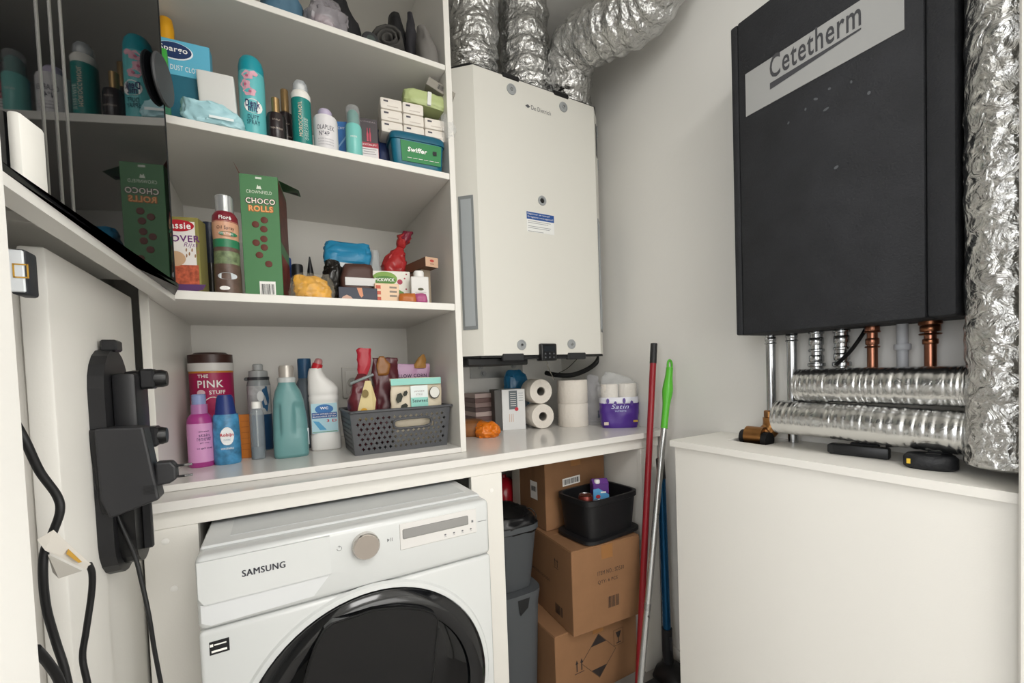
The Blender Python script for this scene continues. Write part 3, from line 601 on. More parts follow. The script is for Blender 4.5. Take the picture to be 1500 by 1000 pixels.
text(t, 'DUST CLOTHS', PRINTW, (w * .05, -.0016, h * .70), w=w * .66, h=.012, world=False)
t, w, h = place('sponge_pack', 'bright green edged pack standing against blue dust cloth box', 'pack', 235, 248, 68, 172, 1.245, z2, rz=math.radians(6))
box('pack', t, m('#3aa53c', .5), (-w * .45, w * .45), (0, .036), (.0002, h * .98), .003, world=False, seg=2)
box('side_label', t, m('#1f6f4f', .5), (-w * .4, w * .455), (-.0008, .0), (h * .02, h * .5), .0, world=False)
t, w, h = place('white_carton', 'plain white carton box tilted between cloth box and spray can', 'box', 291, 350, 107, 190, 1.264, z2, rz=math.radians(-5))
loft('carton', t, m('#dad9d5', .6), [(.0002, w * .46, .013, 0, .014, 9), (h * .45, w * .47, .013, -.003, .014, 9), (h * .97, w * .47, .013, -.006, .014, 9), (h, w * .46, .012, -.006, .014, 9)], seg=24, crease=30)
prism('flap', t, m('#cfcec9', .6), [(-w * .46, -.0006, .012), (w * .46, -.0006, .012), (w * .02, -.0006, h * .42)], (0, .001, 0), world=False)
t, w, h = place('cloth_pack', 'pale blue soft wipes pack lying in front of the white carton', 'pack', 266, 356, 153, 194, 1.238, z2, rz=math.radians(-3))
loft('pouch', t, m('#a9d3da', .35), dens([(.0002, w * .44, .018, 0, 0, 3.2), (h * .25, w * .5, .021, 0, 0, 3.), (h * .6, w * .47, .019, -w * .03, 0, 2.6), (h * .9, w * .34, .018, -w * .12, 0, 2.4), (h, w * .2, .006, -w * .2, 0, 2.2)], 5), seg=64, crump=.006, cscale=38, seed=3, crease=32)
quad('print', t, m('#e9f2f2', .5), (0.02, -.0265, h * .22), w * .4, .006, world=False)
t, w, h = place('spray_can', 'tall teal spray can with pink blossom print on upper shelf', 'spray can', 350, 389, 86, 202, 1.27, z2)
r = w / 2
TEAL = m('#5fb6b9', .3)
cyl('can', t, TEAL, [(r * .93, .0002), (r, .004), (r, h * .72), (r * .97, h * .78)])
cyl('cap', t, m('#1b929f', .35), [(r * .97, h * .78), (r * .96, h * .86), (r * .86, h * .93), (r * .66, h * .975), (r * .35, h)])
def blob(t, mat, x, z, rx, rz_, R, nm='print', n=18, wob=None):
    vs = []
    for k in range(n):
        a_ = 6.28318 * k / n; q_ = 1 + (.14 if wob is None and nm == 'print' else .02) * math.sin(5 * a_ + x * 99); xx = x + rx * q_ * math.cos(a_); th = xx / R
        vs.append((R * math.sin(th), -R * math.cos(th), z + rz_ * q_ * math.sin(a_)))
    return mk(nm, vs, [list(range(n))], mat, t)
PINKP = m('#d9a3b1', .4); R1 = r + .0008
for x_, z_, a_, b_ in ((-.3, .71, .45, .05), (-.5, .6, .4, .055), (-.2, .52, .5, .05), (.2, .74, .3, .03)): blob(t, PINKP, x_ * r, z_ * h, a_ * r, b_ * h, R1)
for x_, z_ in ((-.35, .7), (-.5, .6), (-.15, .52)): blob(t, m('#b9637d', .4), x_ * r, z_ * h, .12 * r, .016 * h, R1 + .0004)
blob(t, PRINTW, .05 * r, .355 * h, .72 * r, .085 * h, R1 + .0002, 'label_field')
label_text(t, 'Denk', m('#2b2f63', .5), h * .385, R1 + .0004, r * 1.1, .017, bold=.02); label_text(t, 'mit', m('#2b2f63', .5), h * .325, R1 + .0004, r * .7, .015, bold=.02)
label_text(t, 'DUFT', m('#235e6c', .5), h * .225, R1, r * .85, .011, bold=.01); label_text(t, 'SPRAY', m('#235e6c', .5), h * .165, R1, r * 1.0, .011, bold=.01)
def darkbottle(label, pl, pr, pt, pb, y, seed):
    t, w, h = place('serum_bottle', label, 'bottle', pl, pr, pt, pb, y, z2); r = w / 2
    cyl('bottle', t, m('#2a2223', .25), [(r * .95, .0002), (r, .004), (r, h * .55), (r * .9, h * .63), (r * .42, h * .68)])
    cyl('cap', t, m('#a88a5f', .3, metal=.7), [(r * .42, h * .68), (r * .42, h * .99), (r * .38, h)], seg=20)
    label_text(t, 'SCALP', m('#b6a89a', .5), h * .46, r, r * .8, .004); label_text(t, 'TREATMENT', m('#c6b8aa', .5), h * .28, r, r * 1.3, .004)
darkbottle('dark brown bottle with slim gold cap beside the teal spray can', 390, 419, 145, 207, 1.265, 1)
darkbottle('taller dark bottle with wide gold cap behind the slim capped one', 404, 432, 133, 206, 1.335, 2)
t, w, h = place('hair_spray_bottle', 'green bottle with white collar and clear domed cap', 'bottle', 427, 456, 122, 215, 1.268, z2); r = w / 2
MG = m('#1c7f78', .3)
cyl('body', t, MG, [(r * .95, .0002), (r, .003), (r, h * .72)])
cyl('collar', t, m('#e9e6df', .4), [(r * 1.005, h * .72), (r * 1.005, h * .8), (r * .8, h * .845)])
cyl('nozzle', t, m('#efeee9', .4), [(r * .5, h * .84), (r * .5, h * .95), (r * .35, h * .965)], seg=18)
cyl('clear_cap', t, CLEARB, [(r * .78, h * .845), (r * .76, h * .95), (r * .6, h * .995), (r * .3, h)])
text(t, 'MOROCCANOIL', m('#d8c6b0', .5), (-.003, -(r + .001), h * .4), r=EZ, u=Vector((-1, 0, 0)), w=h * .5, h=.009, world=False, bold=.01)
for i in range(3): text(t, 'VOLUME', m('#cfd9d2', .5), (.006 + i * .0035, -(r * .97 + .0008) + i * .0016, h * .27), r=EZ, u=Vector((-1, 0, 0)), w=h * .32, h=.0028, world=False)
t, w, h = place('shampoo_bottle', 'white shampoo bottle with lilac cap and black lettering', 'bottle', 459, 495, 163, 225, 1.262, z2); r = w / 2
cyl('body', t, m('#dedbdc', .35), [(r * .97, .0002), (r, .003), (r, h * .74), (r * .93, h * .8), (r * .6, h * .83)])
cyl('cap', t, m('#b9aec6', .4), [(r * .56, h * .83), (r * .58, h * .95), (r * .45, h)], seg=24)
label_text(t, 'OLAPLEX', m('#4a4a55', .5), h * .5, r, r * 1.45, .012, bold=.005); label_text(t, 'Nº4P', m('#4a4a55', .5), h * .36, r, r * .85, .012, x=-.004, bold=.005)
for i in range(3): label_text(t, 'BLONDE ENHANCER', m('#8a8890', .5), h * (.24 - i * .06), r, r * 1.3, .003)
t, w, h = place('blue_box', 'narrow blue box between lilac capped shampoo and teal spray', 'box', 488, 510, 178, 229, 1.31, z2, rz=math.radians(-20))
box('carton', t, m('#3f78b8', .4), (-w / 2, w / 2), (0, .03), (.0002, h), .001, world=False)
text(t, 'VICHY', PRINTW, (-.002, -.0006, h * .85), w=w * .7, h=.007, world=False)
poly('print', t, m('#8fb8dc', .5), [(-w * .4, -.0005, h * .3), (w * .3, -.0005, h * .6), (w * .4, -.0005, h * .7), (-w * .3, -.0005, h * .4)], world=False)
poly('print', t, m('#d8e4ec', .5), [(-w * .1, -.0008, .004), (w * .35, -.0008, .004), (w * .35, -.0008, h * .3), (-w * .1, -.0008, h * .3)], world=False)
t, w, h = place('travel_spray', 'small teal spray bottle with clear over-cap', 'bottle', 506, 530, 158, 232, 1.258, z2); r = w / 2
cyl('body', t, m('#79c3bb', .25), [(r * .95, .0002), (r, .003), (r, h * .6), (r * .9, h * .64)])
cyl('pump', t, m('#1c7e72', .35), [(r * .74, h * .64), (r * .74, h * .86), (r * .5, h * .92)], seg=20)
cyl('clear_cap', t, CLEAR, [(r * .86, h * .64), (r * .84, h * .97), (r * .7, h)])
label_text(t, 'mist', PRINTW, h * .38, r, r * .8, .006)
t, w, h = place('serum_box', 'black and red carton with ampoule picture beside the tissue bundle', 'box', 527, 554, 174, 238, 1.268, z2, rz=math.radians(-9))
box('carton', t, m('#332a2e', .4), (-w / 2, w / 2), (0, .04), (.0002, h), .001, world=False)
quad('red_band', t, m('#a3263a', .45), (0, -.0006, h * .25), w, h * .46, world=False)
quad('white_label', t, m('#dcd6d6', .5), (0, -.001, h * .26), w * .96, h * .22, world=False)
text(t, 'L\'ORÉAL', m('#9b8f93', .5), (0, -.0008, h * .93), w=w * .8, h=.005, world=False)
text(t, 'REVITALIFT', PRINTW, (-.001, -.0012, h * .43), w=w * .85, h=.005, world=False)
for dx in (-.004, .003): loft('ampoule', t, m('#b8475a', .3), [(h * .5, .0028, .001, dx, -.001), (h * .66, .0028, .001, dx, -.001), (h * .72, .0012, .0008, dx, -.001), (h * .79, .0012, .0008, dx, -.001)], seg=10)
for i, ww in enumerate((.8, .6, .75)): quad('print', t, m('#6a6266', .6), (-.001, -.0014, h * (.33 - i * .05)), w * ww, .0013, world=False)
# teal tub
xs_, ws_, hs_ = spec(571, 653, 195, 252, 1.24, z2)
tb = thing('wipes_tub', 'dark teal plastic tub with green label at the shelf end', 'tub', (xs_, 1.268, z2), math.radians(-4))
TT = m('#17677f', .3)
hw = ws_ * .47
loft('tub', tb, TT, [(.0002, hw * .86, .03, 0, 0, 6), (.004, hw * .9, .034, 0, 0, 6), (hs_ * .72, hw * .97, .038, 0, 0, 6)], seg=48)
loft('lid', tb, m('#145a72', .3), [(hs_ * .72, hw * 1.02, .041, 0, 0, 6), (hs_ * .86, hw * 1.02, .041, 0, 0, 6), (hs_ * .93, hw * .97, .037, 0, 0, 5), (hs_ * .95, hw * .8, .028, 0, 0, 4)], seg=48)
prism('label', tb, m('#187a3d', .45), [(-hw * .62, -.0385, hs_ * .14), (hw * .8, -.0385, hs_ * .14), (hw * .84, -.0405, hs_ * .68), (-hw * .66, -.0405, hs_ * .68)], (0, .001, 0), world=False)
text(tb, 'Swiffer', m('#f2f2ee', .5), (-.005, -.0412, hs_ * .46), w=hw * .72, h=.014, world=False, bold=.03, shear=.2)
quad('label_icon', tb, PRINTK, (hw * .58, -.0412, hs_ * .46), .012, .012, world=False)
for i in range(6): quad('label_print', tb, PRINTW, (-hw * .35 + i * hw * .2, -.0403, hs_ * .24), hw * .16, .0012, world=False)
# tissue bundle in film resting on the tub
TBZ = z2 + hs_ * .95 + .0006
xa, wA, hA = spec(562, 655, 152, 215, 1.255, z2)
ti = thing('tissue_bundle', 'plastic wrapped bundle of pocket tissue packs resting on the teal tub', 'tissues', (xa - .002, 1.285, TBZ), math.radians(-6))
PH = .0335; PW = wA / 3.08; TC = m('#e4ddd3', .5); TK = m('#4a4650', .6); NAVY = m('#22386e', .4)
box('wrap_base', ti, NAVY, (-wA * .5, wA * .42), (.04, .085), (z2 - TBZ + .0004, PH * 1.5), .006, world=False, seg=2)
for i in range(3):
    for j in range(3 if i < 2 else 2):
        X0 = -wA * .5 + i * PW; zz = .0004 + j * PH
        bq = box('tissue_pack', ti, TC, (X0, X0 + PW - .001), (-.030, .039), (zz, zz + PH - .001), .005, world=False, seg=2)
        quad('print', bq, TK, (X0 + .016, -.0304, zz + PH * .66), .013, .005, world=False)
        quad('print', bq, m('#c9bfb4', .5), (X0 + PW * .55, -.0304, zz + PH * .25), PW * .5, .003, world=False)
loft('film', ti, CLEAR, dens([(.0, .010, .02, wA * .5, -.03, 2.4), (.03, .02, .026, wA * .52, -.03, 2.2), (.06, .016, .02, wA * .5, -.03, 2.2), (.085, .004, .01, wA * .46, -.03, 2)], 6), seg=48, crump=.008, cscale=55, seed=8, crease=32)
zt_ = TBZ + PH * 3 + .0006
xg, wg, hg = spec(594, 658, 130, 170, 1.255, z2)
gp = thing('wipes_pack', 'soft pale green pack with white band on top of the tissue bundle', 'pack', (xg, 1.285, zt_), math.radians(-8), ry=math.radians(5))
loft('pouch', gp, m('#b3bf86', .45), dens([(.0002, wg * .44, .03, 0, 0, 5), (.008, wg * .48, .034, 0, 0, 5), (.036, wg * .47, .032, -.002, 0, 4.4), (.044, wg * .42, .028, -.006, 0, 4)], 5), seg=64, crump=.0035, cscale=60, seed=5, crease=32)
box('band', gp, m('#e3e4df', .5), (.0, .012), (-.0375, -.02), (.002, .042), .001, world=False)
xg2, wg2, hg2 = spec(622, 664, 117, 147, 1.25, z2)
gb = thing('grey_carton', 'small grey carton with barcode perched on the green wipes pack', 'box', (xg2 + .002, 1.265, zt_ + .048), math.radians(-10), ry=math.radians(24))
box('carton', gb, m('#8f8a80', .6), (-wg2 * .47, wg2 * .47), (-.02, .02), (.0, .026), .001, world=False)
bars(gb, PRINTK, (.004, -.0206, .014), .03, .015, world=False, n=14)
# ---------------------------------------------------------------- top shelf
z1 = SH[1]
def topitem(name, label, cat, pl, pr, pt, pb, y, fn, rz=0.):
    t, w, h = place(name, label, cat, pl, pr, pt, pb, y, z1, rz=rz); fn(t, w, h); return t
topitem('blue_pouch', 'blue fabric pouch lying at the front of the top shelf', 'pouch', 383, 442, -10, 20, 1.30, lambda t, w, h: loft('pouch', t, m('#46687d', .6), dens([(.0002, w * .5, .05, 0, 0, 3), (h * .6, w * .5, .05, 0, 0, 2.6), (h, w * .3, .02, 0, 0, 2)], 4), seg=40, crump=.006, cscale=30, seed=2, crease=32))
topitem('plastic_bag', 'clear crumpled plastic bag with pink contents on the top shelf', 'bag', 448, 506, 0, 40, 1.29, lambda t, w, h: (loft('bag', t, m('#a39ea3', .2, alpha=.6), dens([(.0002, w * .46, .05, 0, 0, 3), (h * .5, w * .5, .05, 0, 0, 2.6), (h, w * .2, .01, 0, 0, 2)], 6), seg=56, crump=.010, cscale=40, seed=4, crease=32), loft('contents', t, m('#b99397', .6), dens([(.001, w * .3, .03, -.01, 0, 3), (h * .4, w * .3, .03, -.01, 0, 2.6), (h * .55, w * .1, .01, -.01, 0, 2)], 3), seg=30, crump=.004, cscale=40, seed=1, crease=32)))
topitem('black_bag', 'black fabric bag slumped behind clear plastic bag', 'bag', 470, 524, -30, 44, 1.40, lambda t, w, h: loft('bag', t, m('#17171a', .7), dens([(.0002, w * .5, .06, 0, 0, 3), (h * .4, w * .5, .06, 0, 0, 2.6), (h * .8, w * .36, .04, -.03, 0, 2.4), (h, w * .2, .02, -.06, 0, 2)], 5), seg=48, crump=.009, cscale=22, seed=6, crease=32))
def roll(t, w, h):
    lathe('roll', t, m('#222225', .6), [(w * .2, 0), (w * .42, .0), (w * .48, .004), (w * .48, .10), (w * .42, .104)], seg=32, c=(0, 0, w * .49), axis='Y')
    lathe('core', t, m('#3c4642', .5), [(w * .24, .1042), (w * .24, .106), (w * .12, .1065)], seg=20, c=(0, 0, w * .49), axis='Y')
topitem('hose_roll', 'black rolled item showing its round end on the top shelf', 'roll', 518, 544, 29, 55, 1.36, roll)
def spiral(t, w, h):
    pts = []
    for i in range(26):
        a_ = i * .62; rr = .008 + .0011 * i; pts.append((rr * math.cos(a_) * 1.25, rr * math.sin(a_)))
    zc = .043; vs, fs = [], []
    for i, (x, z) in enumerate(pts): vs += [(x, -.06, z + zc), (x, .06, z + zc)]
    for i in range(len(pts) - 1): fs.append([2 * i, 2 * i + 1, 2 * i + 3, 2 * i + 2])
    o = mk('fabric', vs, fs, m('#3d3b38', .8), t, smooth=True)
    md = o.modifiers.new('thickness', 'SOLIDIFY'); md.thickness = .006; md.offset = 0
topitem('rolled_cloth', 'dark grey cloth rolled up lengthwise on the top shelf', 'cloth', 554, 592, 36, 72, 1.30, spiral, rz=math.radians(-25))
topitem('black_case', 'black curved case standing behind the rolled cloth', 'case', 568, 600, 30, 76, 1.40, lambda t, w, h: loft('case', t, m('#141416', .6), dens([(.0002, w * .5, .05, 0, 0, 3), (h * .6, w * .45, .05, -.005, 0, 2.4), (h, w * .25, .03, -.012, 0, 2)], 5), seg=36, crump=.003, cscale=20, seed=3, crease=180))
topitem('dark_pouch', 'dark pointed pouch standing upright by folded grey cloth', 'pouch', 592, 611, 20, 82, 1.34, lambda t, w, h: loft('pouch', t, m('#2c2b30', .55), dens([(.0002, w * .5, .03, .004, 0, 3), (h * .6, w * .4, .022, 0, 0, 2.4), (h, w * .12, .006, .003, 0, 2)], 5), seg=36, crump=.005, cscale=35, seed=7, crease=32))
topitem('grey_cloth', 'folded grey cloth against the side of the top shelf', 'cloth', 611, 640, 44, 90, 1.27, lambda t, w, h: loft('cloth', t, m('#6f6c68', .85), dens([(.0002, w * .5, .04, 0, 0, 3), (h * .5, w * .42, .035, -.004, 0, 2.4), (h, w * .2, .012, -.014, 0, 2)], 5), seg=40, crump=.006, cscale=26, seed=12, crease=32))
# ---------------------------------------------------------------- third shelf
z3 = SH[3]
t, w, h = place('rice_box', 'white and olive rice carton with purple bowl picture beside dark glass', 'box', 251, 293, 318, 429, 1.275, z3, rz=math.radians(-14))
xL = -w * .78; w2 = w * 1.26
box('carton', t, m('#8b8346', .5), (xL, w * .52), (0, .045), (.0002, h), .001, world=False)
quad('white_face', t, m('#e9e4df', .5), ((xL + w * .5) / 2 - .003, -.0006, h * .66), w2 - .004, h * .56, world=False)
quad('bowl_photo', t, m('#b0563c', .55, var=.55, vscale=90), ((xL + w * .5) / 2, -.0009, h * .23), w2 - .003, h * .3, world=False)
loft('bowl_print', t, m('#5c3b6a', .5), [(h * .03, .02, .0006, -.012, -.0012, 2), (h * .06, .045, .0006, -.012, -.0012, 2), (h * .13, .052, .0006, -.012, -.0012, 2)], seg=16)
disc2('logo_oval', t, m('#b5202e', .5), (-.012, -.0012, h * .885), .033, .014, world=False); text(t, 'Lassie', PRINTW, (-.012, -.0016, h * .887), w=.052, h=.016, world=False, bold=.02)
text(t, 'TOVER', m('#6b2f73', .5), (-.006, -.0012, h * .72), w=.075, h=.016, world=False, bold=.02); text(t, 'Rijst', m('#7c4a80', .5), (.012, -.0012, h * .635), w=.03, h=.014, world=False, shear=.3)
for i in range(6): disc2('grain_print', t, m('#9b7350', .5), (.002 + (i * 7 % 5) * .006, -.0012, h * (.5 + (i * 3 % 4) * .025)), .002, .0045, r=Vector((1, 0, .6)), world=False, n=8)
disc2('dish_print', t, m('#c9a583', .6), (-.022, -.0012, h * .46), .022, .018, world=False)
t, w, h = place('sauce_jar', 'dark jar with navy lid standing behind oil spray', 'jar', 298, 320, 328, 424, 1.42, z3); r = w * .6
cyl('jar', t, m('#3a3630', .2), [(r, .0002), (r, h * .45), (r * .9, h * .5)]); cyl('upper', t, m('#1c2438', .4), [(r * .9, h * .5), (r * .95, h * .96), (r * .9, h)])
t, w, h = place('oil_spray', 'oil spray bottle with silver cap and olive label', 'spray can', 311, 352, 289, 432, 1.272, z3); r = w / 2
cyl('body', t, m('#5d4a40', .4, var=.3, vscale=50), [(r * .98, .0002), (r, .003), (r * .98, h * .22), (r * .93, h * .36), (r * .93, h * .55)])
cyl('mid_body', t, m('#cf9e80', .35), [(r * .93, h * .55), (r * .98, h * .66), (r * .96, h * .73)])
cyl('shoulder', t, m('#7d2130', .35), [(r * .965, h * .72), (r * .92, h * .79), (r * .72, h * .83), (r * .68, h * .835)])
cyl('cap', t, m('#c9cbcc', .15, metal=.6), [(r * .66, h * .835), (r * .68, h * .99), (r * .62, h)])
cyl('olive_photo', t, m('#6c7a58', .5, var=.5, vscale=70), [(r * .95, h * .2), (r * .95, h * .34), (r * .945, h * .37), (r * .94, h * .43)], caps=False)
cyl('green_band', t, m('#2e7a55', .4), [(r * .945, h * .47), (r * .95, h * .55)], caps=False)
blob(t, m('#2e7a55', .4), .2 * r, h * .6, r * .75, h * .022, r * 1.0 + .0006, 'banner')
blob(t, m('#c9cfd3', .5), -.05 * r, h * .18, r * .75, h * .035, r + .0008, 'bowl_print')
blob(t, PRINTW, -.3 * r, h * .06, r * .4, h * .02, r + .0008, 'score_box')
label_text(t, 'Fiorè', PRINTW, h * .76, r * .98, r * .9, .009, x=0, bold=.02); label_text(t, 'Oil Spray', m('#3b2e2a', .5), h * .655, r * 1.0, r * 1.3, .010); label_text(t, 'Extra Virgin', PRINTW, h * .6, r + .001, r * 1.0, .006)
t, w, h = place('cereal_box', 'tall green chocolate cereal carton with its top flaps open', 'box', 354, 411, 257, 433, 1.262, z3, rz=math.radians(-9))
GR = m('#4b7d51', .5)
box('carton', t, GR, (-w / 2, w / 2), (0, .15), (.0002, h), .001, world=False)
prism('flap', t, m('#7a4a3a', .6), [(-w / 2, .001, h), (-w / 2, .14, h), (-w / 2 - .012, .13, h + .03), (-w / 2 - .012, .01, h + .03)], (.0006, 0, 0), world=False)
prism('flap', t, m('#2f5a3a', .5), [(w / 2, .02, h), (w / 2, .09, h), (w / 2 + .045, .085, h - .012), (w / 2 + .045, .03, h - .016)], (.0006, 0, -.0006), world=False)
quad('flap_print', t, PRINTK, (w / 2 + .026, .058, h - .0085), .028, .04, r=Vector((.045, 0, -.014)), u=EY, world=False)
quad('side_print', t, m('#5b2f24', .5, var=.4, vscale=40), (w / 2 + .0006, .075, h * .72), .145, h * .5, r=EY, world=False)
quad('side_print', t, m('#7a2f26', .5, var=.5, vscale=60), (w / 2 + .0007, .075, h * .2), .145, h * .34, r=EY, world=False)
quad('top_tab', t, m('#d6d9cf', .5), (0, -.0006, h * .975), .014, .005, world=False)
text(t, 'CROWNFIELD', m('#dfe5d6', .5), (0, -.0006, h * .86), w=w * .66, h=.008, world=False)
poly('emblem', t, m('#dfe5d6', .5), [(-.006, -.0006, h * .885), (.006, -.0006, h * .885), (.003, -.0006, h * .915), (0, -.0006, h * .905), (-.003, -.0006, h * .92)], world=False)
text(t, 'CHOCO', m('#2d2320', .5), (.002, -.0006, h * .787), w=w * .80, h=.017, world=False, bold=.09); text(t, 'CHOCO', m('#f2e7da', .5), (.002, -.0010, h * .787), w=w * .76, h=.014, world=False, bold=.02)
text(t, 'ROLLS', m('#b5622f', .5), (.002, -.0006, h * .725), w=w * .66, h=.017, world=False, bold=.08); text(t, 'ROLLS', m('#f0b070', .5), (.002, -.0010, h * .725), w=w * .62, h=.014, world=False, bold=.02)
for dx, dz in ((.008, .635), (-.012, .595), (.006, .56), (.005, .48), (-.013, .445), (.005, .41), (-.007, .345), (.013, .275)):
    lathe('cereal_ball_print', t, m('#5f2a1e', .5), [(.0085, 0), (.0078, .0008), (.004, .0012)], seg=14, c=(dx, 0, h * dz), axis='Y')
quad('barcode_field', t, PRINTW, (.008, -.0006, h * .07), w * .42, h * .12, world=False); bars(t, PRINTK, (.008, -.001, h * .065), w * .36, h * .085, world=False, n=12)
for (nm, lb, pl, pr, pt, col, cc, y) in (('capped_bottle', 'bottle with a blue cap behind the cereal box', 415, 428, 378, '#6f706f', '#23437f', 1.46), ('capped_bottle', 'bottle with flat black cap behind the yellow snack bag', 428, 445, 388, '#7b6a5a', '#161617', 1.44)):
    t, w, h = place(nm, lb, 'bottle', pl, pr, pt, 436, y, z3); r = w / 2
    cyl('body', t, m(col, .3), [(r * 1.2, .0002), (r * 1.2, h * .5), (r * .8, h * .62)], seg=20); cyl('cap', t, m(cc, .45), [(r, h * .62), (r, h * .97), (r * .9, h)], seg=20)
t, w, h = place('black_cone', 'black pointed nozzle bottle behind the yellow snack bag', 'bottle', 446, 464, 376, 436, 1.46, z3); r = w / 2
cyl('base', t, BLACK, [(r * 1.3, .0002), (r * 1.3, h * .3)], seg=20); cyl('nozzle', t, m('#121214', .45), [(r, h * .3), (r * .7, h * .6), (r * .1, h)], seg=20)
t, w, h = place('snack_bag', 'clear bag of bright yellow snacks at the shelf front', 'bag', 424, 489, 402, 438, 1.268, z3, rz=math.radians(-2))
loft('filling', t, m('#d69a06', .4, var=.3, vscale=45), dens([(.0008, w * .36, .026, .003, 0, 3), (h * .35, w * .40, .028, .003, 0, 3), (h * .75, w * .33, .016, -.004, 0, 2.4), (h * .92, w * .22, .004, -.016, 0, 2)], 5), seg=60, crump=.006, cscale=55, seed=4, crease=32)
loft('film', t, m('#f2ecd8', .1, alpha=.10), dens([(.0002, w * .46, .036, 0, 0, 3), (h * .4, w * .49, .036, 0, 0, 3), (h * .85, w * .40, .022, 0, 0, 2.4), (h * 1.05, w * .3, .005, .008, 0, 2)], 5), seg=60, crump=.007, cscale=42, seed=14, crease=32)
t, w, h = place('black_wrapper', 'crumpled shiny black wrapper between the snack bag and brown bag', 'bag', 470, 502, 382, 440, 1.33, z3)
loft('wrapper', t, m('#1a1815', .25), dens([(.0002, w * .5, .03, 0, 0, 3), (h * .4, w * .5, .032, 0, 0, 2.6), (h * .8, w * .34, .02, .004, 0, 2.2), (h, w * .15, .006, .006, 0, 2)], 6), seg=56, crump=.008, cscale=50, seed=19, crease=32)
t, w, h = place('coffee_bag', 'brown paper bag with rolled blue top at the shelf back', 'bag', 477, 543, 357, 436, 1.42, z3, rz=math.radians(-6))
loft('bag', t, m('#3d2b24', .55), dens([(.0002, w * .46, .035, 0, 0, 5), (h * .5, w * .47, .036, 0, 0, 5), (h * .74, w * .46, .03, 0, 0, 5)], 4), seg=48, crump=.003, cscale=30, seed=3, crease=60)
loft('blue_top', t, m('#2480a8', .4), dens([(h * .66, w * .5, .036, 0, -.003, 5), (h * .8, w * .51, .034, 0, -.003, 4), (h * .92, w * .5, .024, 0, 0, 3.4), (h * 1.0, w * .46, .008, 0, 0, 3)], 5), seg=60, crump=.006, cscale=34, seed=9, crease=32)
prism('white_band', t, m('#cfd3d3', .5), [(-w * .16, -.044, h * .42), (w * .46, -.044, h * .42), (w * .42, -.044, h * .64), (-w * .2, -.044, h * .66)], (0, .003, 0), world=False)
t, w, h = place('brown_bag', 'folded brown chocolate bag with white band on navy carton', 'bag', 497, 548, 388, 440, 1.315, z3, rz=math.radians(-5))
loft('bag', t, m('#4a2f27', .5), dens([(.0002, w * .46, .03, 0, 0, 5), (h * .6, w * .47, .03, 0, 0, 5), (h * .9, w * .42, .022, .004, 0, 4), (h, w * .36, .012, .006, 0, 4)], 4), seg=48, crump=.003, cscale=45, seed=6, crease=60)
box('white_band', t, m('#d8d6d4', .5), (-w * .36, w * .5), (-.034, -.03), (h * .42, h * .62), .001, world=False)
t, w, h = place('navy_carton', 'low navy carton with orange petal print at the shelf edge', 'box', 496, 553, 421, 442, 1.252, z3, rz=math.radians(-3))
box('carton', t, m('#2c3040', .45), (-w / 2, w / 2), (0, .028), (.0002, h), .001, world=False)
poly('print', t, m('#d08d6a', .5), [(-.004, -.0006, h * .98), (.010, -.0006, h * .98), (.013, -.0006, h * .4), (.008, -.0006, h * .25), (.003, -.0006, h * .4)], world=False)
poly('print', t, m('#c79f8c', .5), [(-w * .46, -.0006, .002), (-w * .12, -.0006, .002), (-w * .2, -.0006, h * .3), (-w * .3, -.0006, h * .42), (-w * .4, -.0006, h * .28)], world=False)
t, w, h = place('clear_pouch', 'clear plastic pouch tucked beside the blue topped bag', 'bag', 541, 558, 367, 438, 1.375, z3)
loft('pouch', t, m('#b9bcbc', .15, alpha=.5), dens([(.0002, w * .5, .02, 0, 0, 3), (h * .6, w * .5, .02, 0, 0, 2.6), (h, w * .25, .004, .003, 0, 2)], 5), seg=40, crump=.004, cscale=45, seed=2, crease=32)
t, w, h = place('tea_box', 'white and green tea carton with pomegranate picture', 'box', 546, 601, 397, 443, 1.33, z3, rz=math.radians(-12))
box('carton', t, m('#e6e2d8', .5), (-w / 2, w / 2), (0, .06), (.0002, h), .001, world=False)
disc2('green_oval', t, m('#7ea347', .5), (-w * .18, -.0006, h * .78), w * .33, h * .2, world=False); disc2('green_oval', t, m('#4f8231', .5), (-w * .18, -.0009, h * .74), w * .29, h * .12, world=False)
text(t, 'PICKWICK', PRINTW, (-w * .18, -.0014, h * .75), w=w * .52, h=.010, world=False, bold=.03)
disc2('fruit_print', t, m('#a3304a', .5), (w * .22, -.0008, h * .7), .008, .008, world=False)
for dx, dz in ((.35, .8), (.38, .5), (.44, .3), (.4, .92)): disc2('fruit_print', t, m('#a3304a', .5), (w * dx, -.0008, h * dz), .0026, .0026, world=False, n=10)
poly('leaf_print', t, m('#5f8a3d', .5), [(w * .05, -.0007, h * .55), (w * .3, -.0007, h * .42), (w * .4, -.0007, h * .2), (w * .2, -.0007, h * .3)], world=False)
t, w, h = place('cream_carton', 'small cream coloured carton in front of the tea box', 'box', 549, 585, 415, 443, 1.262, z3, rz=math.radians(-4))
box('carton', t, m('#e3c5a5', .5), (-w / 2, w / 2), (0, .05), (.0002, h), .001, world=False)
for i in range(3): quad('print', t, m('#c2573f', .5), (-w * .36, -.0006, h * (.8 - i * .3)), w * .2, h * .18, world=False)
for i in range(3): quad('print', t, m('#8a7d70', .5), (w * .25, -.0006, h * (.8 - i * .22)), w * .3, h * .1, world=False)
t, w, h = place('red_candy_bag', 'twisted red candy bag resting behind the tea box', 'bag', 556, 598, 350, 440, 1.455, z3)
RED = m('#a62b2c', .25)
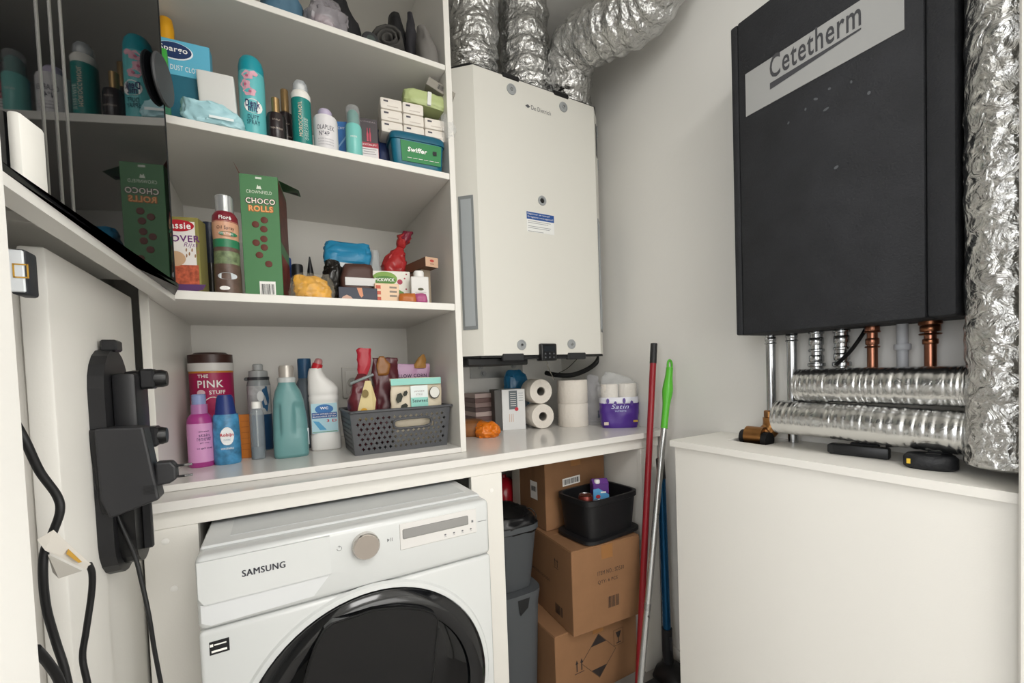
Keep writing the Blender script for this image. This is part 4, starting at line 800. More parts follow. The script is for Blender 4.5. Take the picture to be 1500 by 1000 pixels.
loft('bag', t, RED, dens([(.0002, w * .42, .03, 0, 0, 3), (h * .45, w * .5, .036, 0, 0, 2.4), (h * .7, w * .38, .028, .004, 0, 2.2), (h * .86, w * .13, .01, .016, 0, 2), (h * .95, w * .2, .02, .026, 0, 2), (h * 1.06, w * .22, .012, .036, 0, 2)], 6), seg=60, crump=.009, cscale=32, seed=23, crease=32)
loft('twisted_end', t, m('#7a2336', .3), dens([(h * .93, w * .1, .008, .026, -.004, 2), (h * 1.0, w * .18, .014, .038, -.004, 2), (h * 1.1, w * .16, .01, .05, -.004, 2)], 5), seg=40, crump=.006, cscale=45, seed=3, crease=32)
t, w, h = place('milk_carton', 'small white drink carton with round screw cap', 'carton', 602, 628, 396, 444, 1.272, z3, rz=math.radians(-12))
box('carton', t, m('#dcdad6', .45), (-w / 2, w / 2), (-.002, .035), (.0002, h * .82), .002, world=False)
cyl('cap', t, m('#e6e4e0', .4), [(w * .3, h * .82), (w * .3, h * .96), (w * .26, h)], seg=20, c=(-.001, .014, 0))
disc2('emblem', t, m('#4d4a2a', .5), (.002, -.0026, h * .45), .009, .004, world=False)
for i in range(2): quad('print', t, m('#a39a98', .5), (.002, -.0026, h * (.36 - i * .05)), w * .62, .0015, world=False)
xq, wq_, hq = spec(622, 642, 364, 392, 1.29, z3); zz = z3 + W(632, 391, y=1.29).z - z3
t = thing('brown_carton', 'long brown carton with pale printed end lying across other packs', 'box', (xq, 1.29, zz), math.radians(12))
box('carton', t, m('#6b4a36', .5), (-wq_ * .5, wq_ * .5), (.0, .13), (0, .03), .001, world=False)
box('end_face', t, m('#caa78c', .5), (-wq_ * .5, wq_ * .5), (-.0012, 0), (0, .03), .0, world=False)
disc2('emblem', t, m('#b3423a', .5), (0, -.0018, .019), .0075, .004, world=False); quad('print', t, m('#7d4a3c', .5), (0, -.0018, .009), .014, .002, world=False)
box('lower_carton', t, m('#9b8d79', .5), (-wq_ * .35, wq_ * .4), (.04, .12), (z3 - zz + .0002, -.0004), .001, world=False)
t, w, h = place('amber_packet', 'small amber packet at the shelf edge by the cream carton', 'packet', 584, 610, 430, 445, 1.247, z3)
loft('packet', t, m('#b3672f', .3), dens([(.0002, w * .48, .012, 0, 0, 4), (h * .6, w * .47, .011, 0, 0, 3), (h, w * .42, .004, 0, 0, 3)], 3), seg=32, crump=.002, cscale=60, crease=180)
t, w, h = place('pink_packet', 'small pink packet at the shelf edge under white drink carton', 'packet', 607, 626, 430, 446, 1.242, z3)
loft('packet', t, m('#a8507c', .4), dens([(.0002, w * .48, .012, 0, 0, 3), (h * .6, w * .47, .011, 0, 0, 3), (h, w * .35, .004, 0, 0, 3)], 3), seg=32, crump=.003, cscale=80, crease=180)
# ---------------------------------------------------------------- bottom shelf: cleaning products
z4 = SH[4]
def standing(name, label, cat, pl, pr, pt, pb, deep, rz=None, group=None):
    """base contact at (mid, pb) gives the front, deep = half depth"""
    f_ = W((pl + pr) / 2, pb, z=z4); return place(name, label, cat, pl, pr, pt, pb, f_.y + deep, z4, rz, group)
t, w, h = place('oxi_tub', 'round pink and white tub with dark brown lid at the shelf corner', 'tub', 277, 345, 517, 650, 1.62, z4); r = w / 2
cyl('tub', t, m('#a81c52', .4), [(r * .94, .0002), (r * .95, .004), (r * .97, h * .81)], seg=44)
cyl('gold_line', t, m('#c9822a', .4), [(r * .975, h * .805), (r * .975, h * .822)], seg=44, caps=False)
cyl('white_collar', t, m('#dcd9d5', .4), [(r * .975, h * .822), (r * 1.0, h * .827), (r * 1.0, h * .9)], seg=44)
cyl('lid', t, m('#3f2620', .35), [(r * .98, h * .9), (r * .98, h * .98), (r * .8, h * .985), (r * .7, h)], seg=44)
R_ = r * .974
label_text(t, 'THE', PRINTW, h * .775, R_, r * .48, .010, x=-r * .38, bold=.03); label_text(t, 'PINK', PRINTW, h * .70, R_, r * 1.15, .022, x=-.004, bold=.015); label_text(t, 'STUFF', PRINTW, h * .62, R_, r * .72, .012, x=r * .22, bold=.015)
blob(t, m('#ead9d6', .5), .0, h * .46, r * .5, h * .12, R_ + .0004, 'oval_field')
label_text(t, 'OXI', m('#a81c52', .5), h * .51, R_ + .0008, r * .35, .010, bold=.02); label_text(t, 'POWER', m('#a81c52', .5), h * .445, R_ + .0008, r * .75, .012, bold=.03)
blob(t, m('#e9c7cf', .5), -.5 * r, h * .62, r * .2, h * .028, R_ + .0004, 'badge')
t, w, h = standing('stain_remover', 'pink stain remover bottle with translucent lilac cap', 'bottle', 273, 314, 577, 685, .03); r = w / 2
cyl('body', t, m('#9c357c', .3), [(r * .93, .0002), (r, .006), (r * .98, h * .62), (r * .9, h * .68), (r * .66, h * .73)])
cyl('label', t, m('#c98fbb', .4), [(r * 1.006, h * .07), (r * .99, h * .6)], caps=False)
cyl('neck', t, m('#b77bb0', .2, alpha=.8), [(r * .62, h * .73), (r * .62, h * .86)]); cyl('cap', t, m('#8fa3cf', .15, alpha=.7), [(r * .52, h * .84), (r * .54, h * .985), (r * .45, h)], seg=24)
for i, (s_, ww, hh, zz_) in enumerate((('pre-wash', .75, .005, .49), ('stain', .8, .0085, .44), ('remover', 1.1, .0085, .385), ('gall soap', .7, .004, .335), ('ox gall soap', 1.2, .006, .26))):
    label_text(t, s_, m('#3a2b55', .5), h * zz_, r * 1.005, r * ww, hh, x=r * .25, bold=.01)
t, w, h = standing('fabric_softener', 'blue fabric softener bottle with navy cap and white round badge', 'bottle', 311, 352, 578, 681, .026); r = w / 2
cyl('body', t, m('#3f7ea6', .35, var=.45, vscale=45), [(r * .92, .0002), (r, .006), (r * 1.0, h * .3), (r * .94, h * .68), (r * .88, h * .72)], sy=.75)
cyl('cap', t, m('#1a2f6e', .4), [(r * .8, h * .72), (r * .76, h * .75), (r * .62, h * .95), (r * .5, h), (r * .2, h)], sy=.85)
bq = blob(t, m('#e4e6e6', .5), .02 * r, h * .41, r * .52, h * .13, r + .001, 'badge')
for v in bq.data.vertices: v.co.y *= .77
label_text(t, 'Robijn', m('#b5202e', .5), h * .425, r, r * .95, .012, y=-(r * .79 + .0014), cyl=False, bold=.02)
label_text(t, 'CLASSIC', m('#3a6a90', .5), h * .36, r, r * .5, .004, y=-(r * .79 + .0014), cyl=False); label_text(t, 'MORGENFRIS', PRINTW, h * .235, r, r * .9, .005, y=-(r * .785 + .0014), cyl=False)
t, w, h = standing('orange_carton', 'slim orange carton between softener and clear spray bottle', 'box', 350, 369, 607, 671, 0, rz=math.radians(-8))
box('carton', t, m('#b86a1c', .5), (-w * .5, w * .5), (0, .02), (.0002, h), .001, world=False)
for i in range(6): quad('print', t, m('#8a4a12', .5), (0, -.0006, h * (.85 - i * .13)), w * .6, .0012, world=False)
t, w, h = standing('clear_spray_bottle', 'small clear spray bottle with white cap', 'bottle', 366, 388, 588, 673, .016); r = w / 2
cyl('bottle', t, m('#9aa3a8', .08, alpha=.45), [(r * .95, .0002), (r, .004), (r, h * .78), (r * .8, h * .86), (r * .62, h * .89)]); cyl('cap', t, m('#e9e7e2', .4), [(r * .66, h * .88), (r * .66, h * .98), (r * .6, h)], seg=20)
cyl('liquid', t, m('#77848c', .1, alpha=.7), [(r * .9, .003), (r * .93, h * .22)]); tube('dip_tube', t, m('#d5d8d8', .4), [(0, 0, h * .05), (0, 0, h * .86)], .0018, seg=8, n=2, world=False)
t, w, h = standing('water_bottle', 'tall clear bottle with grey cap and blue patterned sleeve', 'bottle', 363, 398, 533, 661, .03); r = w / 2
cyl('bottle', t, m('#a9b0b2', .12, alpha=.75), [(r * .94, .0002), (r, .004), (r, h * .76), (r * .9, h * .82)]); cyl('lower_sleeve', t, m('#254a6e', .35), [(r * 1.005, .004), (r * 1.005, h * .42)], caps=False)
cyl('upper_sleeve', t, m('#b7babb', .4, var=.25, vscale=50), [(r * 1.005, h * .42), (r * 1.005, h * .75)], caps=False)
blob(t, m('#2f5f86', .4), r * .55, h * .6, r * .35, h * .14, r * 1.01 + .0004, 'print'); blob(t, m('#e6e8e8', .4), r * .1, h * .63, r * .3, h * .06, r * 1.01 + .0006, 'badge')
cyl('collar', t, m('#3c4043', .4), [(r * .92, h * .815), (r * .94, h * .835), (r * .92, h * .85)]); cyl('cap', t, m('#aeb1b1', .35), [(r * .82, h * .85), (r * .8, h * .92), (r * .45, h * .93), (r * .44, h * .99), (r * .36, h)])
lathe('side_hook', t, BLACK, [(.006, 0), (.006, .005)], seg=10, c=(-r * 1.02, 0, h * .83), axis='Y')
# teal detergent bottle with handle recesses
t, w, h = standing('detergent_bottle', 'large teal detergent bottle with silver cap and sunken grip', 'bottle', 398, 450, 535, 671, .036); r = w / 2
DT = m('#628f8f', .38)
db = loft('body', t, DT, dens([(.0002, r * .93, .032, 0, 0, 3.6), (.006, r * .99, .036, 0, 0, 3.6), (h * .12, r, .037, 0, 0, 3.6), (h * .4, r * .98, .036, 0, 0, 3.4), (h * .62, r * .86, .034, -.002, 0, 3), (h * .72, r * .72, .030, -.003, 0, 2.6), (h * .79, r * .52, .024, -.004, 0, 2.2), (h * .82, r * .48, .022, -.004, 0, 2.)], 7), seg=88, crease=80)
def sst(a_, b_, x_): q_ = max(0., min(1., (x_ - a_) / (b_ - a_))); return q_ * q_ * (3 - 2 * q_)
for v in db.data.vertices:                                  # sunken grips on both sides of the front
    if v.co.y < 0:
        X_, Z_ = v.co.x / r, v.co.z / h
        zone = sst(.24, .29, Z_) * (1 - sst(.55, .60, Z_))
        side = max(sst(.16, .28, X_) * (1 - .0 * X_), sst(.46, .58, -X_))
        v.co.y += .009 * zone * side
db.data.update()
cyl('collar', t, m('#b9bdbc', .35), [(r * .5, h * .815), (r * .52, h * .86), (r * .46, h * .87)], c=(-.004, 0, 0)); cyl('cap', t, m('#b0aaa2', .3, metal=.4), [(r * .42, h * .87), (r * .44, h * .975), (r * .38, h)], c=(-.004, 0, 0))
cyl('side_sticker', t, m('#c3ccd0', .5), [(.003, h * .12), (.003, h * .3)], seg=8, c=(r * .97, -.012, 0))
t, w, h = place('descaler_bottle', 'grey bottle with blue cap behind white toilet cleaner', 'bottle', 435, 462, 525, 660, 1.58, z4); r = w / 2
cyl('body', t, m('#5d6770', .4), [(r * 1.05, .0002), (r * 1.05, h * .7), (r * .7, h * .78)]); cyl('cap', t, m('#2a567c', .4), [(r * .75, h * .78), (r * .75, h * .98), (r * .7, h)], seg=20)
# toilet cleaner
t, w, h = standing('toilet_cleaner', 'white toilet cleaner bottle with bent neck and red cap', 'bottle', 450, 498, 522, 660, .03); r = w / 2
WB = m('#e2e0dc', .35)
loft('body', t, WB, [(.0002, r * .88, .026, .002, 0, 2.8), (.005, r * .94, .029, .002, 0, 2.8), (h * .16, r * .94, .029, .002, 0, 2.8), (h * .17, r * .9, .028, .002, 0, 2.8), (h * .52, r * .9, .028, 0, 0, 2.8), (h * .53, r * .93, .029, 0, 0, 2.8), (h * .57, r * .92, .029, 0, 0, 2.8), (h * .585, r * .88, .027, 0, 0, 2.6), (h * .6, r * .93, .029, 0, 0, 2.5), (h * .66, r * .93, .028, 0, 0, 2.4), (h * .72, r * .78, .025, -r * .13, 0, 2.2), (h * .78, r * .56, .02, -r * .34, 0, 2.), (h * .84, r * .44, .0165, -r * .42, 0, 2.), (h * .875, r * .4, .0155, -r * .38, 0, 2.)], seg=40, crease=60)
nk = Vector((-r * .36, 0, h * .865)); nd = Vector((.32, 0, 1)).normalized()
tube('neck_ring', t, m('#c11f2c', .35), [nk, nk + nd * .018], .0155, seg=24, n=2, world=False, crease=40)
tube('cap', t, m('#c98c8c', .25, alpha=.8), [nk + nd * .018, nk + nd * .028, nk + nd * .036], .012, seg=20, n=3, world=False, rfun=lambda u_, a_, p_: .0125 * math.sqrt(max(.05, 1 - (u_ * .95) ** 3)))
prism('label', t, m('#a9cdd8', .45), [(-r * .78, -.0285, h * .19), (r * .8, -.0285, h * .19), (r * .78, -.0285, h * .5), (-r * .78, -.0285, h * .5)], (0, .012, 0), world=False)
yl = -.0288
disc2('label_arc', t, m('#2f6fae', .5), (0, yl, h * .44), r * .55, h * .05, world=False); text(t, 'WC', PRINTW, (0, yl - .0004, h * .45), w=r * .5, h=.008, world=False, bold=.03)
quad('label_band', t, m('#25508f', .5), (0, yl - .0001, h * .375), r * 1.5, h * .06, world=False)
text(t, 'ULTRA WITHEID EXTRA', PRINTW, (0, yl - .0005, h * .388), w=r * 1.4, h=.0045, world=False, bold=.01); text(t, 'BLANCHEUR EXTRA', PRINTW, (0, yl - .0005, h * .362), w=r * 1.4, h=.0045, world=False, bold=.01)
poly('label_swoosh', t, m('#4f9cc4', .5), [(-r * .7, yl - .0002, h * .32), (-r * .35, yl - .0002, h * .31), (r * .1, yl - .0002, h * .22), (-r * .3, yl - .0002, h * .22)], world=False); text(t, '3 D', m('#c11f2c', .5), (r * .42, yl - .0004, h * .315), w=r * .6, h=.009, world=False, bold=.02)
quad('label_line', t, m('#5f8a3a', .5), (0, yl - .0002, h * .2), r * 1.5, .0016, world=False)
# ---------------------------------------------------------------- basket with snack bags
b0, b1 = W(519, 667, z=z4), W(655, 652, z=z4)
bx = thing('storage_basket', 'dark grey woven-look plastic basket with handle slot on bottom shelf', 'basket', ((b0.x + .478) / 2, 1.385, z4))
BK = m('#4a4b4e', .5)
hz_ = W(578, 598, y=1.28).z - z4
L0, L1 = b0.x - (b0.x + .478) / 2 + .002, .478 - (b0.x + .478) / 2 + .002   # local x extents at the base
yF, yBk = -.09, .09
def wallpt(side, u, v):
    fl = .012 * v
    if side == 'F': return ((L0 - fl) + (L1 - L0 + 2 * fl) * u, yF - fl, v * hz_)
    if side == 'B': return ((L0 - fl) + (L1 - L0 + 2 * fl) * u, yBk + fl, v * hz_)
    if side == 'L': return (L0 - fl, yF - fl + (yBk - yF + 2 * fl) * u, v * hz_)
    return (L1 + fl, yF - fl + (yBk - yF + 2 * fl) * u, v * hz_)
def lattice(side, nu, nv, slot=None):
    vs, fs = [], []
    def add(P): k_ = len(vs); vs.extend(P); fs.append(list(range(k_, k_ + len(P))))
    v0, v1 = .07, .86
    pt = lambda u, v: wallpt(side, min(max(u, 0), 1), v)
    add([pt(0, 0), pt(1, 0), pt(1, v0), pt(0, v0)]); add([pt(0, v1), pt(1, v1), pt(1, 1), pt(0, 1)])
    for j in range(nv):
        va, vb = v0 + (v1 - v0) * j / nv, v0 + (v1 - v0) * (j + 1) / nv; vm = (va + vb) / 2
        off = .5 / nu * (j % 2)
        for i in range(-1, nu + 1):
            ua, ub = (i / nu) + off, ((i + 1) / nu) + off
            if ub <= 0 or ua >= 1: continue
            if ua < 0 or ub > 1 or (i == 0 and not j % 2) or (i == nu - 1 and not j % 2): add([pt(ua, va), pt(ub, va), pt(ub, vb), pt(ua, vb)]); continue
            um = (ua + ub) / 2
            if slot and slot[0] - .5 / nu < um < slot[1] + .5 / nu and slot[2] < vm < slot[3]: continue
            du, dv = (ub - ua) * .36, (vb - va) * .43
            T_, B_, L_, R__ = pt(um, vm + dv), pt(um, vm - dv), pt(um - du, vm), pt(um + du, vm)
            q_ = [pt(um + s * du * .36, vm + s2 * dv * .36) for s, s2 in ((-1, 1), (1, 1), (1, -1), (-1, -1))]
            add([pt(ua, vb), pt(um, vb), T_, q_[0], L_, pt(ua, vm)]); add([pt(um, vb), pt(ub, vb), pt(ub, vm), R__, q_[1], T_])
            add([pt(ub, vm), pt(ub, va), pt(um, va), B_, q_[2], R__]); add([pt(um, va), pt(ua, va), pt(ua, vm), L_, q_[3], B_])
    o = mk('wall', vs, fs, BK, bx); md = o.modifiers.new('thickness', 'SOLIDIFY'); md.thickness = .0022; md.offset = 0
    return o
NV = 7; sv0, sv1 = .07 + .79 * 4 / NV, .07 + .79 * 6 / NV
lattice('F', 18, NV, (.42, .78, sv0, sv1)); lattice('B', 18, NV); lattice('L', 11, NV); lattice('R', 11, NV)
mk('base', [(L0, yF, .0015), (L1, yF, .0015), (L1, yBk, .0015), (L0, yBk, .0015), (L0, yF, .0035), (L1, yF, .0035), (L1, yBk, .0035), (L0, yBk, .0035)], [[0, 1, 2, 3], [4, 5, 6, 7], [0, 1, 5, 4], [1, 2, 6, 5], [2, 3, 7, 6], [3, 0, 4, 7]], BK, bx)
rp = [wallpt('F', 0, 1), wallpt('F', 1, 1), wallpt('B', 1, 1), wallpt('B', 0, 1)]
def rimloop(name, zoff, rad, P):
    pts = []
    for i in range(4):
        a_, b_ = Vector(P[i]), Vector(P[(i + 1) % 4]); d_ = (b_ - a_).normalized(); pts += [a_ + d_ * .012, b_ - d_ * .012]
    pts = pts + [pts[0]]
    tube(name, bx, BK, [p + Vector((0, 0, zoff)) for p in pts], rad, seg=10, n=5, world=False)
rimloop('rim', -.004, .0045, rp)
su0, su1 = .405, .80
sl = []
for k in range(24):
    a_ = 6.28318 * k / 24; cu_ = math.copysign(abs(math.cos(a_)) ** .45, math.cos(a_)); sv_ = math.copysign(abs(math.sin(a_)) ** .6, math.sin(a_))
    x, y_, z_ = wallpt('F', (su0 + su1) / 2 + (su1 - su0) / 2 * cu_, (sv0 + sv1) / 2 + (sv1 - sv0) / 2 * sv_); sl.append((x, y_ - .001, z_))
tube('handle_rim', bx, BK, sl + [sl[0]], .0038, seg=8, n=2, world=False)
# bags standing in the basket
zb_ = z4 + .005
def bag(name, label, pl, pr, pt, y, mat, dep, seed, shape=None, rz=0., cr=.006, pb=660, lean=0.):
    t, w, h = place(name, label, 'bag', pl, pr, pt, pb, y, zb_, rz=rz); hw = w / 2
    sh_ = shape or [(0, .9, 1.), (.45, 1., 1.), (.75, .95, .6), (.93, .95, .15), (1., .95, .08)]
    loft('pouch', t, mat, dens([(h * a_ + .0002, hw * b_, dep * c_, lean * a_, 0, 3.2) for a_, b_, c_ in sh_], 6), seg=64, crump=cr, cscale=26, seed=seed, crease=180)
    return t, w, h
MAR = m('#5a1c24', .3)
t, w, h = bag('nut_bag', 'maroon snack bag with cream label and folded red top', 511, 551, 510, 1.352, MAR, .03, 5, [(0, .75, .9), (.3, 1.0, 1.), (.5, 1.0, .85), (.62, .7, .5), (.7, .42, .3), (.74, .32, .2)], rz=math.radians(-6))
prism('cream_label', t, m('#cdbb87', .5), [(-w * .34, -.036, h * .30), (w * .34, -.036, h * .30), (w * .46, -.033, h * .5), (w * .3, -.025, h * .68), (w * .1, -.025, h * .68), (-w * .12, -.033, h * .5)], (0, .004, 0), world=False)
disc2('nut_print', t, m('#7d6a3c', .6), (.006, -.0372, h * .56), .009, .012, world=False); disc2('nut_print', t, m('#c9951f', .6), (.0, -.0374, h * .4), .009, .007, world=False)
loft('folded_top', t, m('#a31f2e', .35), dens([(h * .74, w * .16, .006, .004, 0, 3), (h * .85, w * .22, .007, .008, 0, 3), (h * .98, w * .24, .004, .010, 0, 3), (h, w * .2, .003, .012, 0, 3)], 4), seg=40, crump=.004, cscale=40, seed=5, crease=32)
tube('clip', t, m('#7c8484', .4), [(-w * .42, -.012, h * .66), (0, -.016, h * .70), (w * .42, -.012, h * .74)], .0045, seg=10, world=False)
t, w, h = bag('crisp_bag', 'dark maroon crisp bag standing in the middle of the basket', 546, 584, 524, 1.40, m('#4d1820', .3), .03, 11)
loft('folded_corner', t, m('#8a5a2a', .35), dens([(h * .8, w * .2, .006, -w * .1, -.012, 3), (h * .93, w * .26, .006, -w * .06, -.012, 3), (h * 1.02, w * .08, .003, -w * .12, -.012, 3)], 4), seg=30, crump=.003, cscale=40, seed=2, crease=180)
t, w, h = bag('tortilla_bag', 'lilac corn tortilla chips bag behind the seaweed pack', 560, 632, 533, 1.445, m('#b08aa8', .35), .022, 15, rz=math.radians(-4))
text(t, 'YELLOW CORN', m('#3a2140', .5), (.008, -.0225, h * .845), w=w * .7, h=.012, world=False, bold=.02); text(t, 'TORTILLA CHIPS', m('#3a2140', .5), (.008, -.0262, h * .755), w=w * .7, h=.010, world=False, bold=.02)
loft('folded_corner', t, m('#a5793f', .5), dens([(h * .94, w * .12, .006, w * .3, 0, 3), (h * 1.04, w * .1, .006, w * .33, 0, 3), (h * 1.12, w * .03, .003, w * .36, 0, 3)], 4), seg=30, crump=.004, cscale=40, seed=2, crease=32)
t, w, h = bag('seaweed_pack', 'mint and cream seaweed snack pack at the basket front', 572, 648, 553, 1.33, m('#cfc3ac', .4), .014, 21, [(0, .95, 1.), (.5, 1., 1.), (.86, 1., .5), (.9, 1., .2), (1., 1., .12)], rz=math.radians(-2), cr=.003)
box('mint_header', t, m('#8fccc0', .45), (-w * .5, w * .49), (-.012, -.0105), (h * .9, h * .995), .0004, world=False)
box('label_panel', t, m('#dfe6e4', .45), (-w * .14, w * .2), (-.0185, -.017), (h * .71, h * .885), .0004, world=False); box('label_panel', t, m('#8fccc0', .45), (-w * .14, w * .2), (-.0186, -.017), (h * .5, h * .71), .0004, world=False)
text(t, 'Seaweed', m('#1f2a30', .5), (w * .04, -.0192, h * .665), w=w * .3, h=.011, world=False, bold=.01); text(t, 'JAPANESE', m('#7a5a52', .5), (w * .03, -.0192, h * .80), w=w * .2, h=.005, world=False); text(t, 'STYLE', m('#7a5a52', .5), (w * .03, -.0192, h * .755), w=w * .12, h=.005, world=False)
disc2('plate_print', t, m('#2a2622', .5), (w * .335, -.0184, h * .77), .0175, .02, world=False); disc2('plate_print', t, m('#d9d9d2', .5), (w * .34, -.0188, h * .775), .0155, .0175, world=False)
for dx, dz, sx_, sz_ in ((-.36, .72, .012, .016), (-.28, .58, .014, .012), (-.38, .52, .010, .01), (-.24, .78, .008, .009)): disc2('seaweed_print', t, m('#2c2f24', .6), (w * dx, -.0182, h * dz), sx_, sz_, r=Vector((1, 0, .4)), world=False, n=6)
# ---------------------------------------------------------------- worktop goods under the boiler
q = W(715, 641, z=ZC)
t = thing('bread_pack', 'brown bread pack tied in crumpled orange wrapping on the worktop', 'bread', (.70, 1.50, ZC), math.radians(-30))
lw_ = .052
loft('loaf', t, m('#8c5c36', .45, var=.2, vscale=25), dens([(.0002, .05, .06, -.035, .02, 4), (.03, .052, .062, -.035, .02, 4), (.052, .045, .055, -.035, .02, 3.4), (.06, .03, .04, -.035, .02, 3)], 3), seg=40, crump=.003, cscale=40, crease=180)
box('loaf_label', t, m('#b9a083', .5), (-.0885, -.086), (-.01, .05), (.012, .045), .0004, world=False)
loft('orange_wrap', t, m('#d8761a', .35), dens([(.0002, .035, .03, .03, -.045, 2.6), (.02, .045, .036, .03, -.045, 2.4), (.042, .038, .03, .03, -.045, 2.4), (.058, .022, .016, .025, -.045, 2)], 6), seg=64, crump=.009, cscale=48, seed=31, crease=32)
xq, wq2, hq = spec(697, 730, 568, 622, 1.62, ZC)
for i in range(8):
    tag(box('booklet', None, m(('#5d4a48', '#8a7570', '#6d5450', '#b3a09a')[i % 4], .5), (xq - .055, xq + .045 - (i % 3) * .003), (1.62, 1.74), (ZC + .0002 + i * .0195, ZC + .0192 + i * .0195), .001), 'flat brown booklet in the striped stack beside white carton', 'book', 'booklets stacked on the worktop')
t, w, h = place('white_product_box', 'white carton with grey panel and red dot on the worktop', 'box', 735, 770, 570, 633, 1.535, ZC, rz=math.radians(-14))
box('carton', t, m('#dfdfde', .5), (-w / 2, w / 2), (0, .10), (.0002, h), .001, world=False)
box('dark_side', t, m('#4a4846', .5), (-w / 2 - .03, -w / 2), (.006, .1), (.0002, h), .001, world=False)
quad('grey_panel', t, m('#5f666b', .5), (-.002, -.0006, h * .74), w * .36, h * .46, world=False); disc2('red_dot', t, m('#c32438', .5), (.012, -.001, h * .51), .008, .008, world=False)
for i in range(7): quad('print', t, PRINTW, (-.002, -.001, h * (.9 - i * .05)), w * .24, .002, world=False)
for i in range(4): quad('print', t, m('#8f9296', .5), (w * .32, -.001, h * (.9 - i * .06)), w * .2, .002, world=False)
for i in range(3): quad('print', t, m('#c9a184', .5), (-w * .2 + i * .008, -.001, h * .3), .002, h * .2, world=False)
PAPER = m('#e3dcd2', .85, bump=.25, bscale=120); COREM = m('#7f7a72', .85)
TPY = 1.47
def toilet_roll(label, pos, r, L, axis, group):
    t = thing('toilet_roll', label, 'toilet roll', pos, math.radians(-8) if axis == 'Y' else 0, group)
    prof = [(r * .36, 0), (r * .97, 0), (r, .004), (r, L - .004), (r * .97, L), (r * .36, L), (r * .36, 0)]
    if axis == 'Y': prof = [(a_, b_ - L) for a_, b_ in prof]
    lathe('paper', t, PAPER, prof, seg=40, axis=axis, caps=False, c=(0, 0, r if axis == 'Y' else 0))
    p2 = [(r * .34, .004), (r * .34, L - .004), (r * .31, L - .004), (r * .31, .004)]
    if axis == 'Y': p2 = [(a_, b_ - L) for a_, b_ in p2]
    lathe('core', t, COREM, p2, seg=28, axis=axis, caps=False, c=(0, 0, r if axis == 'Y' else 0))
    return t
c1 = W(797, 628, z=ZC); rr = .052
toilet_roll('white toilet roll lying end-on on the worktop, lower of the pair', (c1.x, 1.475, ZC + .0002), rr, .098, 'Y', 'loose toilet rolls')
toilet_roll('white toilet roll lying end-on on top of another roll', (c1.x - .004, 1.478, ZC + 2 * rr + .001), rr, .098, 'Y', 'loose toilet rolls')
xb_, wb_, hb_ = spec(770, 790, 556, 600, 1.60, ZC)
t = thing('blue_roll_wrap', 'torn blue plastic wrap behind the end-on toilet rolls', 'wrap', (c1.x + .002, 1.69, ZC))
loft('wrap', t, m('#1f6a94', .3), dens([(.0002, .05, .03, 0, 0, 3), (.11, .055, .035, -.004, 0, 3), (.22, .05, .03, -.006, 0, 2.6), (.25, .03, .012, -.012, 0, 2)], 6), seg=60, crump=.008, cscale=34, seed=12, crease=32)
loft('clear_part', t, CLEAR, dens([(.0002, .055, .012, -.03, -.05, 3), (.10, .06, .014, -.034, -.05, 3), (.16, .05, .006, -.03, -.05, 2.6)], 6), seg=50, crump=.007, cscale=40, seed=22, crease=32)
xc_, wc_, hc_ = spec(818, 859, 556, 627, 1.475, ZC); rc = wc_ * .43; hh = hc_ / 2 - .001
toilet_roll('white patterned toilet roll standing on the worktop, lower in column', (xc_, 1.475, ZC + .0002), rc, hh, 'Z', 'toilet rolls in a wrapped column')
toilet_roll('white patterned toilet roll standing on top of the column', (xc_, 1.475, ZC + hh + .001), rc, hh, 'Z', 'toilet rolls in a wrapped column')
t = thing('clear_wrap', 'clear crinkled plastic wrap hanging around the standing toilet rolls', 'wrap', (xc_ + .082, 1.44, ZC))
loft('film', t, m('#d3d3da', .1, alpha=.3), dens([(.0002, .03, .045, .0, 0, 3), (.09, .032, .045, .0, 0, 2.8), (.17, .026, .035, 0, 0, 2.4), (.215, .014, .012, .006, 0, 2)], 7), seg=64, crump=.009, cscale=38, seed=41, crease=32)
quad('print', t, m('#6f7f9e', .4, alpha=.7), (-.006, -.05, .05), .026, .03, r=Vector((1, .3, .2)), world=False)
# purple kitchen roll pack
xp_, wp_, hp_ = spec(884, 944, 530, 628, 1.285, ZC)
t = thing('kitchen_roll_pack', 'purple and clear plastic pack of paper rolls by the mop handles', 'paper pack', (min(xp_, XR - .075), 1.30, ZC), math.radians(-34))
for sx_ in (-1, 1): lathe('roll', t, PAPER, [(.012, .001), (.034, .001), (.035, .004), (.035, .175), (.033, .178), (.012, .178)], seg=30, c=(sx_ * .037, 0, 0), caps=False)
PUR = m('#4b2a86', .3)
loft('purple_sleeve', t, PUR, dens([(.0004, .070, .037, 0, 0, 3.4), (.06, .078, .039, 0, 0, 3.2), (.10, .077, .039, 0, 0, 3.2)], 5), seg=64, crump=.003, cscale=30, seed=51, crease=180, caps=False)
loft('white_sleeve', t, m('#dcdde6', .3), dens([(.10, .077, .039, 0, 0, 3.2), (.125, .076, .038, 0, 0, 3.)], 4), seg=64, crump=.003, cscale=30, seed=51, crease=180, caps=False)
loft('clear_top', t, CLEAR, dens([(.125, .076, .038, 0, 0, 3.), (.18, .068, .034, 0, 0, 2.8), (.20, .05, .02, -.01, 0, 2.4), (.225, .02, .01, -.03, 0, 2)], 7), seg=64, crump=.009, cscale=40, seed=53, crease=32)
text(t, 'Satin', m('#cfd3ee', .5), (-.002, -.0425, .088), w=.07, h=.018, world=False, shear=.3); text(t, 'SUPREME', m('#b9c0e6', .5), (.0, -.0428, .07), w=.045, h=.006, world=False)
for dx in (-.05, -.02, .015, .045): disc2('figure_print', t, PUR, (dx, -.0415, .105 + .006 * math.sin(dx * 90)), .006, .011, world=False, n=10)
